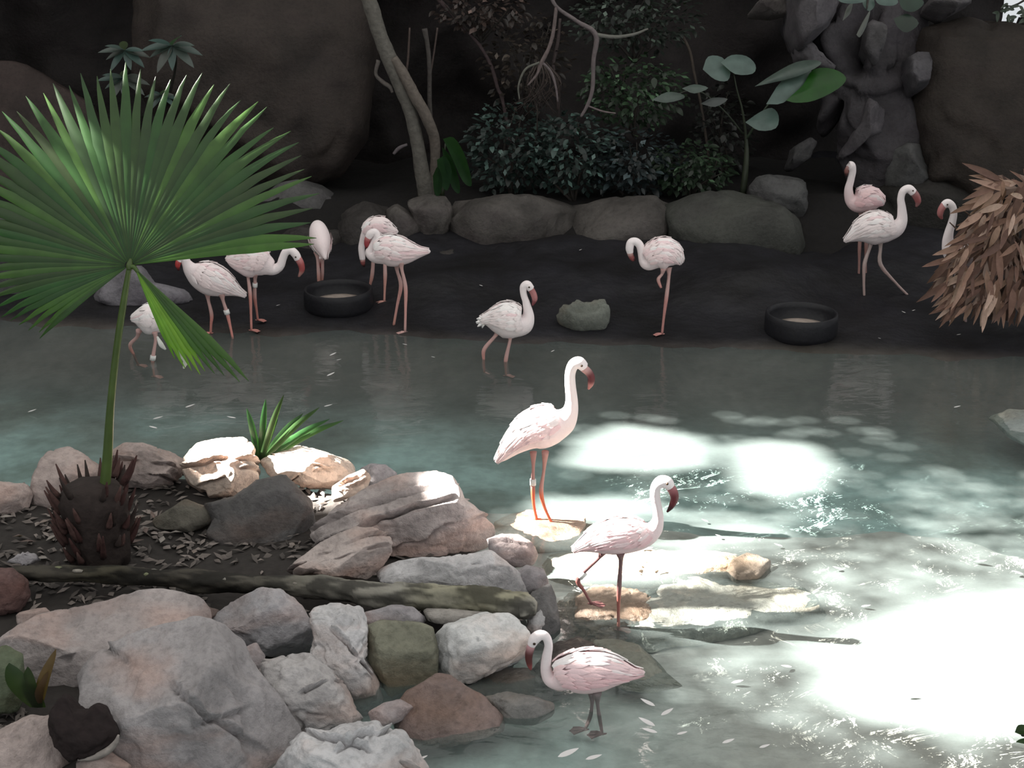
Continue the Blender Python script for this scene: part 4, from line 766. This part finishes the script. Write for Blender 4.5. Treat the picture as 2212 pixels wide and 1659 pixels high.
while a < 215:
    step = 3.9 if a < 60 else 4.1 if a < 150 else 3.6
    R = np.interp(a, [q[0] for q in angs], [q[1] for q in angs]) * random.uniform(.95, 1.03)
    col = (.022 + random.uniform(-.004, .006), .062 + random.uniform(-.012, .014), .014)
    if random.random() < .18: col = (.045, .11, .02)
    if a < 14: col = (.045, .12, .015)
    segment(leafA, hub, a, R, step * 1.04, col, bend=.06 + .10 * abs(a - 100) / 100, sag=.02 + .05 * random.random(), split=random.uniform(.56, .66) if 20 < a < 150 else .68)
    a += step
hubB = A2(297, 580, .05)
V, Fs = tube([hub, A2(291, 578, .05), hubB, A2(315, 605, .055)], [.008, .009, .010, .004], 8, 3)
leafB = mesh('fan_leaf', V, Fs, M['leaf'], palm, color=(.08, .14, .03)); leafB['label'] = 'small bright folded leaf hanging below the big one'
for k, (a_, R, col) in enumerate([(-44, 312, (.04, .10, .015)), (-47, 300, (.035, .09, .014)), (-50, 270, (.03, .08, .014)), (-53, 255, (.04, .11, .015)), (-56, 240, (.12, .26, .02)), (-59, 240, (.16, .32, .03)), (-62, 225, (.14, .30, .03)), (-65, 215, (.15, .32, .03)), (-68, 190, (.10, .25, .02))]):  # sunlight on the hanging leaf put into its brighter greens
    segment(leafB, hubB, a_, R, 3.3, col, bend=.05 + .02 * k, sag=.03, split=.7, fold=.35)
for q in (((348, 728), (356, 745), (366, 756)), ((382, 742), (396, 756), (402, 776)), ((394, 766), (408, 780), (404, 796))):  # pale curled tubes at the ends of the hanging leaf
    V, Fs = tube([A2(x, y, .07) for x, y in q], [.004, .012, .004], 6, 4); dt = mesh('pale_tip', V, Fs, M['plain'], leafB, color=(.75, .74, .70)); dt['label'] = 'pale curled tip'
# ------------------------------------------------------------------ palm seedling
sb = P(562, 1000, .2); sdl = empty('palm_seedling', sb, 'small palm seedling sprouting between two sunlit boulders', 'palm')
for tx, ty in ((533, 882), (574, 862), (613, 853), (600, 905), (655, 893), (690, 880), (712, 905), (742, 908), (668, 930)):
    tip = PY(tx, ty, sb.y + random.uniform(-.08, .08)); mid = sb.lerp(tip, .6) + Vector((0, 0, .02)); V = []
    pa, _ = catmull([tuple(sb), tuple(mid), tuple(tip)], 5)
    for i, c in enumerate(pa):
        f = i / (len(pa) - 1); w = .020 * math.sin(math.pi * min(1, .16 + f * .84)) ** .7 * (1 - .35 * f) + .001; T = Vector((tip - sb)).normalized().cross(NRM)
        c = Vector(c); V += [c - T * w, c + NRM * .35 * w, c + T * w]
    Fs = [(i * 3 + j, i * 3 + j + 1, i * 3 + j + 4, i * 3 + j + 3) for i in range(len(pa) - 1) for j in (0, 1)]
    mesh('leaf_blade', V, Fs, M['leaf'], sdl, color=(.022 + random.uniform(0, .01), .062 + random.uniform(0, .025), .022))
# ------------------------------------------------------------------ little plant and dark husk, bottom left
pb = P(82, 1528, .16); yp = empty('young_plant', pb, 'young plant with reddish and green pointed blades beside the huge split boulder', 'plant')
for tx, ty, w, col in ((121, 1402, .022, (.14, .09, .05)), (20, 1432, .05, (.035, .06, .025)), (60, 1440, .028, (.03, .05, .02)), (104, 1450, .016, (.10, .06, .03))):
    tip = PY(tx, ty, pb.y - .1); V = []
    pa, _ = catmull([tuple(pb), tuple(pb.lerp(tip, .5) + Vector((0, -.03, .02))), tuple(tip)], 5)
    for i, c in enumerate(pa):
        f = i / (len(pa) - 1); ww = w * math.sin(math.pi * min(1, .15 + f * .85)) ** .7 + .001; c = Vector(c); V += [c - E1 * ww, c + NRM * .3 * ww, c + E1 * ww]
    Fs = [(i * 3 + j, i * 3 + j + 1, i * 3 + j + 4, i * 3 + j + 3) for i in range(len(pa) - 1) for j in (0, 1)]
    mesh('leaf_blade', V, Fs, M['leaf'], yp, color=col)
hk = rk('husk', 'dark brown dried husk with pale rim among the bottom left rocks', [(104, 1568), (112, 1535), (130, 1508), (150, 1502), (165, 1530), (190, 1534), (205, 1518), (228, 1528), (240, 1550), (256, 1580), (250, 1608), (205, 1636), (150, 1642), (120, 1615)], (.016, .010, .010), z=.24, d=.6, seed=110, mat='bark', cat='husk', facets=5, rough=2.2)
Y_h = P(180, 1580, .24).y - .06
V, Fs = tube([PY(x, y, Y_h) for x, y in ((168, 1642), (200, 1636), (232, 1622), (250, 1604), (256, 1588))], [.004, .012, .014, .01, .004], 8, 4); rm = mesh('rim', V, Fs, M['bark'], hk, color=(.28, .25, .23)); rm['label'] = 'pale rim'
# ------------------------------------------------------------------ leaves cut to an outline
def poly_leaf(name, poly, Y, col, parent, tilt=(0, 0), mat='leaf', cup=.1, ripple=.0):
    c2 = poly_centre(poly); C = PY(c2[0], c2[1], Y); s_ = mpp(C); n = len(poly)
    q = np.asarray(poly, float)
    ring, _ = catmull(np.vstack([q, q[:1]]), 3); ring = ring[:-1]; V, sz = [], np.abs(q - c2).max()
    for lvl in (1.0, .66, .33):
        for x, y in ring:
            dx, dy = (x - c2[0]) * lvl, (y - c2[1]) * lvl
            off = (tilt[0] * dx + tilt[1] * dy) * s_ + cup * sz * s_ * lvl * lvl + ripple * sz * s_ * math.sin(len(V) * 1.1) * lvl
            V.append(PY(c2[0] + dx, c2[1] + dy, Y + off))
    m_ = len(ring); V.append(C); Fs = []
    for l in range(2):
        for k in range(m_): k2 = (k + 1) % m_; Fs.append((l * m_ + k, l * m_ + k2, (l + 1) * m_ + k2, (l + 1) * m_ + k))
    Fs += [(2 * m_ + k, 2 * m_ + (k + 1) % m_, 3 * m_) for k in range(m_)]
    return mesh(name, V, Fs, M[mat], parent, color=col)
# taro
tb = PY(1608, 420, 12.35); taro = empty('taro_plant', tb, 'taro plant with broad pale green leaves and one vivid green leaf', 'plant')
V, Fs = tube([PY(1604, 425, 12.35), PY(1612, 350, 12.35), PY(1612, 300, 12.35), PY(1604, 240, 12.32), PY(1592, 195, 12.3), PY(1585, 160, 12.3)], [.03, .024, .014, .009, .007, .005], 8, 4); mesh('stem', V, Fs, M['leaf'], taro, color=(.05, .06, .04))
V, Fs = tube([PY(1612, 300, 12.35), PY(1635, 265, 12.3), PY(1660, 225, 12.28), PY(1700, 190, 12.28)], [.012, .009, .008, .006], 8, 4); mesh('stem', V, Fs, M['leaf'], taro, color=(.05, .07, .045))
V, Fs = tube([PY(1606, 290, 12.35), PY(1560, 235, 12.3), PY(1505, 195, 12.3), PY(1450, 208, 12.3)], [.009, .007, .006, .004], 8, 4); mesh('stem', V, Fs, M['leaf'], taro, color=(.04, .05, .035))
PG, GG = (.10, .15, .135), (.085, .115, .10)
for k, (po, col) in enumerate([([(1518, 150), (1530, 122), (1560, 124), (1577, 150), (1572, 174), (1545, 172)], PG), ([(1557, 135), (1580, 119), (1612, 121), (1632, 140), (1626, 159), (1588, 160)], PG),
    ([(1630, 187), (1670, 160), (1720, 134), (1762, 130), (1772, 140), (1720, 166)], GG), ([(1655, 225), (1690, 173), (1740, 150), (1753, 155), (1735, 185), (1692, 222)], PG),
    ([(1698, 217), (1735, 183), (1757, 150), (1800, 149), (1828, 168), (1810, 192), (1760, 217), (1720, 222)], (.012, .075, .006)), ([(1610, 264), (1640, 243), (1667, 233), (1682, 250), (1676, 277), (1640, 282)], PG),
    ([(1408, 216), (1440, 199), (1470, 202), (1478, 212), (1440, 222)], GG), ([(1473, 191), (1500, 182), (1530, 190), (1500, 202)], GG), ([(1513, 224), (1540, 211), (1572, 214), (1545, 231)], (.06, .07, .07))]):
    poly_leaf('leaf', po, 12.25 - .02 * k, col, taro, tilt=(random.uniform(-.2, .2), -.9), cup=.12)
# broad drooping leaves by the trunk
hb = PY(955, 425, 12.1); ho = empty('broadleaf_clump', hb, 'clump of broad drooping dark green leaves at the tree trunk foot', 'plant')
V, Fs = tube([hb, PY(958, 370, 12.15), PY(962, 310, 12.1)], [.02, .012, .006], 8, 3); mesh('stem', V, Fs, M['leaf'], ho, color=(.03, .045, .02))
for po, col in (([(957, 300), (980, 297), (1002, 330), (1016, 375), (1018, 402), (1000, 392), (978, 345)], (.028, .075, .028)), ([(944, 345), (962, 338), (976, 370), (966, 412), (948, 388)], (.026, .07, .03)), ([(955, 318), (975, 340), (992, 390), (992, 418), (976, 404), (960, 355)], (.022, .06, .024)), ([(935, 380), (946, 360), (956, 392), (948, 425), (938, 415)], (.02, .055, .022))):
    poly_leaf('leaf', po, 12.0 + random.uniform(-.05, .05), col, ho, tilt=(0, .5), cup=-.2)
# umbrella-tree leaves on the cave wall
def leaf_blade_mesh(name, L, Wd, fold=.25, curl=.15):
    V = []
    for i in range(7):
        f = i / 6; w = Wd * (math.sin(math.pi * f ** .8) ** .8 if 0 < f < 1 else 0) + .0006; z_ = -curl * L * f * f
        V += [(-w, L * f, z_ + fold * w), (0, L * f, z_), (w, L * f, z_ + fold * w)]
    me = bpy.data.meshes.new(name); me.from_pydata(V, [], [(i * 3 + j, i * 3 + j + 1, i * 3 + j + 4, i * 3 + j + 3) for i in range(6) for j in (0, 1)])
    me.polygons.foreach_set('use_smooth', [True] * len(me.polygons)); return me
def put_leaf(me, name, p, d, up, parent, col, mat, s=1.0):
    if not me.materials: me.materials.append(M[mat])
    o = bpy.data.objects.new(name, me); COL.objects.link(o); d = Vector(d).normalized(); x = d.cross(Vector(up)); x = x.normalized() if x.length > 1e-4 else Vector((1, 0, 0)); n = x.cross(d)
    m_ = Matrix((x * s, d * s, n * s)).transposed().to_4x4(); m_.translation = Vector(p) - (ORG[parent.name] if parent else Vector())
    o.matrix_local = m_
    if parent: o.parent = parent
    o.color = (*col, 1); return o
ul = [leaf_blade_mesh('umbrella leaflet', .22, .036), leaf_blade_mesh('umbrella leaflet', .18, .030)]
for lbl, cl, root_px in (('umbrella plant with two tiered pale leaf whorls above the fan palm', ((270, 108, 60), (268, 168, 62), (350, 205, 40)), (262, 300)), ('umbrella plant with one wide pale leaf whorl high on the cave wall', ((372, 98, 72),), (360, 230))):
    rp = PY(*root_px, 12.45); up_ = empty('umbrella_plant', rp, lbl, 'plant')
    for cx_, cy_, rad in cl:
        c = PY(cx_, cy_, 12.2); V, Fs = tube([rp, rp.lerp(c, .6) + Vector((.05, .02, .05)), c], [.014, .009, .005], 6, 4); mesh('stem', V, Fs, M['leaf'], up_, color=(.035, .035, .03))
        nL = 9
        for k in range(nL):
            a_ = 2 * math.pi * k / nL + random.uniform(-.15, .15); d = Vector((math.cos(a_), -.35 * abs(math.sin(a_)) - .15, math.sin(a_) * .55 - .2))
            put_leaf(ul[k % 2], 'leaflet', c, d, (0, -.6, 1), up_, (.085 + random.uniform(-.02, .02), .115, .105), 'leaf', rad / 62)
# hanging leaves top right
hl = PY(1880, -40, 12.0); hp = empty('hanging_plant', hl, 'pale leaves hanging from above the rock pillar at the top edge', 'plant')
V, Fs = tube([hl + Vector((0, 0, .1)), PY(1876, -10, 11.95), PY(1872, 20, 11.9)], [.02, .012, .006], 6, 3); mesh('stem', V, Fs, M['bark'], hp, color=(.05, .045, .04))
for po, col in (([(1808, -8), (1850, -14), (1870, 2), (1840, 8), (1815, 4)], PG), ([(1862, 0), (1880, -15), (1890, 10), (1878, 24), (1866, 14)], PG), ([(1888, -5), (1920, -10), (1940, 2), (1930, 12), (1900, 10)], PG), ([(1940, -5), (1970, -10), (1996, 5), (1975, 25), (1950, 20)], (.02, .045, .03)), ([(1820, 45), (1830, 15), (1842, 8), (1836, 30)], (.10, .11, .10)), ([(1850, 75), (1862, 50), (1880, 22), (1872, 55), (1858, 80)], (.10, .11, .10)), ([(1930, 40), (1960, 30), (1985, 50), (1960, 70), (1940, 60)], (.02, .035, .025))):
    poly_leaf('leaf', po, 11.9 + random.uniform(-.1, .1), col, hp, tilt=(0, -.5))
bp = PY(2225, -30, 12.9); bl = empty('overhanging_branch', bp, 'leafy branch crossing the bright gap in the upper right corner', 'branch')
V, Fs = tube([bp + Vector((.3, 0, .1)), PY(2200, 8, 12.85), PY(2172, 12, 12.8)], [.012, .009, .004], 6, 3); mesh('stem', V, Fs, M['bark'], bl, color=(.03, .03, .025))
for k in range(22):
    put_leaf(ul[k % 2], 'leaf', PY(random.uniform(2150, 2230), random.uniform(-10, 40) if k % 2 else random.uniform(22, 44), 12.82), (random.uniform(-1, 1), random.uniform(-.5, 0), random.uniform(-1, .4)), (0, -1, .3), bl, (.05, .07, .05), 'leaf', .45)
# ------------------------------------------------------------------ trees and roots
def tree_(name, label, limbs, Y, col, cat='tree'):
    b_ = PY(*limbs[0][1][-1][:2], Y); t_ = empty(name, b_, label, cat)
    for nm, q in limbs:
        pts = [PY(x, y, Y + (r2[0] if r2 else 0)) for x, y, _, *r2 in q]; V, Fs = rough_tube(pts, [max(r_ * mpp(pts[0]), .003) for _, _, r_, *_ in q], 10, 6, .10, 14)
        mesh(nm, V, Fs, M['bark'], t_, color=tuple(c * random.uniform(.9, 1.1) for c in col))
    return t_
tree_('tree', 'slanting pale forked tree trunk rising beside the brown rock mass', [('trunk', [(770, -60, 17), (797, 0, 17), (822, 80, 17), (845, 135, 18), (866, 190, 16), (890, 255, 15), (905, 330, 16), (915, 390, 18), (925, 440, 20)]), ('limb', [(850, 125, 9, -.04), (872, 160, 12, -.05), (895, 205, 13, -.06), (920, 250, 13, -.05), (938, 300, 12, 0), (938, 360, 10, .02), (930, 420, 10, .03)]), ('twig', [(818, 130, 5), (812, 160, 4), (828, 178, 5), (842, 188, 5), (848, 200, 3)]), ('twig', [(880, 312, 3), (862, 320, 4), (850, 333, 3)])], 12.3, (.115, .098, .09))
tree_('sapling', 'thin upright stem with a cut pale top right of the slanting trunk', [('trunk', [(917, 62, 6), (924, 100, 5), (928, 150, 5), (928, 220, 5), (935, 330, 6), (940, 420, 7)]), ('twig', [(885, 60, 2), (882, 120, 2.5), (880, 180, 2), (905, 330, 2)]), ('twig', [(945, 60, 2), (938, 110, 2), (930, 160, 2)])], 12.6, (.07, .055, .05), 'tree')
tree_('bare_branch', 'pale bare forked branch hanging in front of the shrubs', [('branch', [(1185, -30, 4), (1200, 12, 4), (1245, 45, 4.5), (1287, 75, 6), (1282, 130, 5), (1280, 190, 4.5), (1270, 225, 4), (1255, 252, 3)]), ('branch', [(1287, 75, 5), (1330, 80, 4), (1370, 74, 3.5), (1400, 62, 2)]), ('branch', [(1202, 15, 4), (1195, 70, 4), (1185, 105, 4), (1170, 135, 4.5), (1160, 160, 3), (1140, 185, 2)]), ('twig', [(1172, 135, 3), (1190, 155, 3), (1200, 185, 2.5), (1205, 220, 2)]), ('twig', [(1165, 135, 2.5), (1135, 150, 2.5), (1120, 185, 2), (1122, 215, 1.5)]), ('twig', [(1268, 228, 2), (1300, 240, 2), (1330, 245, 1.5)])], 12.15, (.13, .115, .11), 'branch')
tree_('vine', 'brownish leaning vine stem behind the shrubs right of the sapling', [('stem', [(930, -20, 5), (985, 40, 5), (1030, 90, 4), (1060, 140, 4), (1075, 190, 4), (1085, 215, 4), (1100, 300, 4), (1110, 420, 5)]), ('stem', [(1210, 40, 3), (1205, 90, 4), (1195, 140, 4), (1200, 165, 3), (1206, 240, 3)]), ('stem', [(1470, 70, 3), (1490, 110, 3), (1500, 160, 3), (1520, 260, 3), (1540, 420, 4)])], 12.9, (.06, .048, .045), 'vine')
rb_ = PY(1165, 215, 12.4); rts = empty('hanging_roots', rb_, 'curtain of thin brown roots below the pale bare branch', 'roots')
for k in range(26):
    x0, x1 = random.uniform(1120, 1215), random.uniform(1100, 1230); pts = [PY(1168 + (x0 - 1168) * .3, 140 + random.uniform(-8, 8), 12.4), PY(x0, 180, 12.35 + random.uniform(-.1, .1)), PY(x1, random.uniform(215, 270), 12.4)]
    V, Fs = tube(pts, [.006, .004, .002], 5, 3); mesh('root', V, Fs, M['bark'], rts, color=(.055, .042, .038))
# ------------------------------------------------------------------ shrubs in the planter
sl = [leaf_blade_mesh('shrub leaf', .085, .022, .2, .2), leaf_blade_mesh('shrub leaf', .07, .020, .3, .3), leaf_blade_mesh('shrub leaf', .06, .014, .2, .1)]
def shrub(label, cx_, cy_, rx, ry, Y, col, nleaf, nstuff, hi=.12, lean=0):
    b_ = PY(cx_, cy_ + ry + 20, Y); b_.z = max(b_.z, .3) if b_.z < .6 else b_.z
    root = empty('shrub', b_, label, 'shrub'); rs = random.Random(cx_ * 7 + cy_); s_ = mpp(PY(cx_, cy_, Y))
    for k in range(6):
        e_ = PY(cx_ + rs.uniform(-.8, .8) * rx, cy_ - rs.uniform(-.3, .9) * ry, Y + rs.uniform(-.2, .2)); V, Fs = tube([b_, b_.lerp(e_, .5) + Vector((rs.uniform(-.1, .1), 0, rs.uniform(0, .1))), e_], [.014, .009, .003], 6, 3); mesh('stem', V, Fs, M['bark'], root, color=(.035, .03, .026))
    V, Fs, CC = [], [], []
    for k in range(nleaf + nstuff):
        while True:
            u, v, w = rs.uniform(-1, 1), rs.uniform(-1, 1), rs.uniform(-1, 1)
            if u * u + v * v + w * w < 1 and (k >= nleaf or w < -.1): break
        p = PY(cx_ + u * rx, cy_ + v * ry, Y + w * .32 + (u * u + v * v) * .1)
        d = Vector((u + rs.uniform(-.8, .8), -.5 + rs.uniform(-.6, .3), -v * .4 + rs.uniform(-.7, .35)))
        b2 = rs.choice([.5, .7, 1, 1, 1.4]) if rs.random() > hi else rs.uniform(3, 5); c = tuple(q * b2 for q in col)  # a share of leaves coloured several times lighter as painted highlights
        if k < nleaf: put_leaf(sl[k % 3], 'leaf', p, d, (rs.uniform(-.4, .4), -.5, 1), root, c, 'leaf', rs.uniform(.75, 1.25))
        else:
            d.normalize(); x = d.cross(Vector((.2, -.5, 1))).normalized(); L = rs.uniform(.04, .085); o = len(V); V += [p, p + d * L * .5 + x * L * .28, p + d * L, p + d * L * .5 - x * L * .28]; Fs.append((o, o + 1, o + 2, o + 3)); CC += [c] * 4
    mesh('foliage', V, Fs, M['foliage'], root, cols=np.array(CC), kind='stuff', smooth=False)
m_, nt, b = new_mat('shrub foliage'); a = N(nt, 'ShaderNodeAttribute'); a.attribute_name = 'Col'; nt.links.new(a.outputs['Color'], b.inputs['Base Color']); b.inputs['Roughness'].default_value = .4; b.inputs['Specular IOR Level'].default_value = .4; M['foliage'] = m_
GB, GN = (.020, .034, .030), (.022, .040, .022)
shrub('bluish green shrub right of the broad drooping leaves', 1105, 315, 105, 105, 12.45, GB, 110, 700)
shrub('dense shrub with pale highlights above the longest wall block', 1240, 330, 110, 90, 12.35, GB, 130, 700, .16)
shrub('dark shrub trailing over the wall behind the one-legged flamingo', 1370, 350, 110, 75, 12.35, (.018, .026, .028), 110, 600)
shrub('green shrub below the taro leaves', 1490, 360, 95, 60, 12.4, GN, 80, 450, .06)
shrub('leafy green bush left of the pale round taro leaves', 1370, 195, 120, 80, 12.75, GN, 110, 600, .16)
shrub('high dark bush at the top edge above the bare branch', 1370, 40, 150, 75, 13.0, (.022, .030, .024), 110, 600, .10)
shrub('brownish thin bush behind the hanging roots', 1140, 130, 100, 110, 13.0, (.030, .024, .020), 70, 350, .05)
shrub('brownish high bush between the tree trunk and bare branch', 1040, 20, 110, 50, 12.9, (.034, .024, .021), 60, 350, .05)
shrub('dark undergrowth around the stem of the taro plant', 1560, 280, 70, 110, 13.0, (.016, .018, .016), 60, 350, .05)
# ------------------------------------------------------------------ dry brown brush on the right
dl = [leaf_blade_mesh('dry leaf', .26, .022, .5, .25), leaf_blade_mesh('dry leaf', .22, .019, .7, -.15), leaf_blade_mesh('dry leaf', .18, .024, .4, .4)]
YD = YN - .30; db = P(2190, 720, .0); dr = empty('dry_brush', (PY(2180, 700, YD).x, YD, .0), 'heap of hanging dry brown leaves on dead stems at the right edge', 'dead plant')
rs = random.Random(9)
for k in range(9):
    e_ = PY(rs.uniform(2050, 2260), rs.uniform(400, 560), YD + rs.uniform(-.2, .1)); s_ = PY(rs.uniform(2120, 2260), 690, YD + .1); V, Fs = tube([s_, s_.lerp(e_, .6) + Vector((.05, 0, .08)), e_], [.016, .011, .004], 6, 3); mesh('stem', V, Fs, M['bark'], dr, color=(.10, .065, .05))
edge = [(385, 2165), (430, 2128), (470, 2120), (500, 2095), (530, 2072), (560, 2052), (620, 2045), (660, 2065), (700, 2110)]
V, Fs, CC = [], [], []
for k in range(300 + 420):
    y = rs.uniform(388, 665); xl = np.interp(y, [e[0] for e in edge], [e[1] for e in edge]); x = xl + (rs.random() ** 1.3) * (2300 - xl)
    near = (x - xl) / 120; p = PY(x, y, YD + (rs.uniform(-.34, -.05) if k < 300 else rs.uniform(-.22, .25)))
    d = Vector((-max(0, 1.1 - near) * rs.uniform(.3, 1.2) + rs.uniform(-.5, .45), rs.uniform(-.6, .1), -rs.uniform(.2, 1.3) + (.9 if y < 430 and rs.random() < .5 else 0)))
    c = rs.choice([(.36, .23, .18), (.27, .16, .12), (.20, .115, .09), (.48, .34, .28), (.14, .08, .065)])
    if k < 300: put_leaf(dl[k % 3], 'dry_leaf', p, d, (rs.uniform(-.6, .6), -1, .5), dr, c, 'dryleaf', rs.uniform(.55, 1.05))
    else:
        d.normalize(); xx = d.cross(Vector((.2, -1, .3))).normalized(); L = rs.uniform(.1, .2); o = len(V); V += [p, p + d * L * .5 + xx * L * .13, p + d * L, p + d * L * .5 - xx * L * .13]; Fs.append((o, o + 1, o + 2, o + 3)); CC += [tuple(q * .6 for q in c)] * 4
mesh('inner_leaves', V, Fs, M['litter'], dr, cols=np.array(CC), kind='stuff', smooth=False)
# leaf sprig poking in at the lower right edge
q = P(2225, 1590, .12); sp_ = empty('leaf_sprig', q, 'small dark leaf sprig at the lower right edge', 'plant')
V, Fs = tube([q + Vector((.25, 0, -.02)), q, PY(2206, 1588, q.y)], [.008, .006, .003], 6, 2); mesh('stem', V, Fs, M['bark'], sp_, color=(.02, .03, .018))
for po in ([(2192, 1582), (2200, 1566), (2222, 1568), (2235, 1580), (2215, 1590)], [(2194, 1603), (2205, 1596), (2235, 1592), (2225, 1608)]): poly_leaf('leaf', po, q.y, (.022, .04, .022), sp_, tilt=(0, .4))
# ------------------------------------------------------------------ feathers on water and mud; some floating ones are painted ripple glints
fl = leaf_blade_mesh('feather vane', .07, .013, .3, -.25)
for k, (x, y, s_) in enumerate([(597, 674, .5), (1043, 650, .4), (1250, 585, .35), (1955, 692, .45), (1968, 688, .35), (2065, 730, .45), (1902, 742, .35), (712, 768, .7), (726, 778, .6), (706, 812, .8), (880, 745, .5), (940, 772, .4), (1190, 760, .4), (1380, 1188, 1.0), (1530, 1127, .5), (1560, 1160, .5), (1690, 1180, .6), (1820, 1230, .7), (1775, 1138, .5), (2105, 1213, .8), (2206, 1228, 1.1), (2210, 1240, .8), (1640, 1225, .6), (1860, 1310, .6), (1710, 1440, .8), (1580, 1475, .7), (1415, 1525, .9), (1428, 1545, .8), (1415, 1568, 1.0), (1420, 1582, .9), (1462, 1586, .6), (1205, 1635, 1.2), (1265, 1640, .9), (1560, 1605, .7), (1640, 1615, .6), (905, 1640, .5), (1960, 1505, .5), (60, 890, .8), (330, 905, 1.0), (400, 880, .9), (510, 903, .8), (700, 878, .8), (340, 925, .7), (2060, 880, .6)]):
    mud_ = y < 745 and x > 500; p = P(x, y, .012); p.z = max(.012, ground(p.x, p.y) + .012)
    a_ = random.uniform(-.6, .6) + (math.pi if random.random() < .5 else 0)
    o = put_leaf(fl, 'feather', p, (math.cos(a_), math.sin(a_) * .7, .08), (0, 0, 1), None, (.72, .70, .70), 'plain', s_)
    tag(o, 'small pale shed feather lying on the dark mud' if mud_ else 'small pale feather or painted ripple glint on the pond', 'feather', 'feathers on the mud' if mud_ else 'feathers floating on the pond')
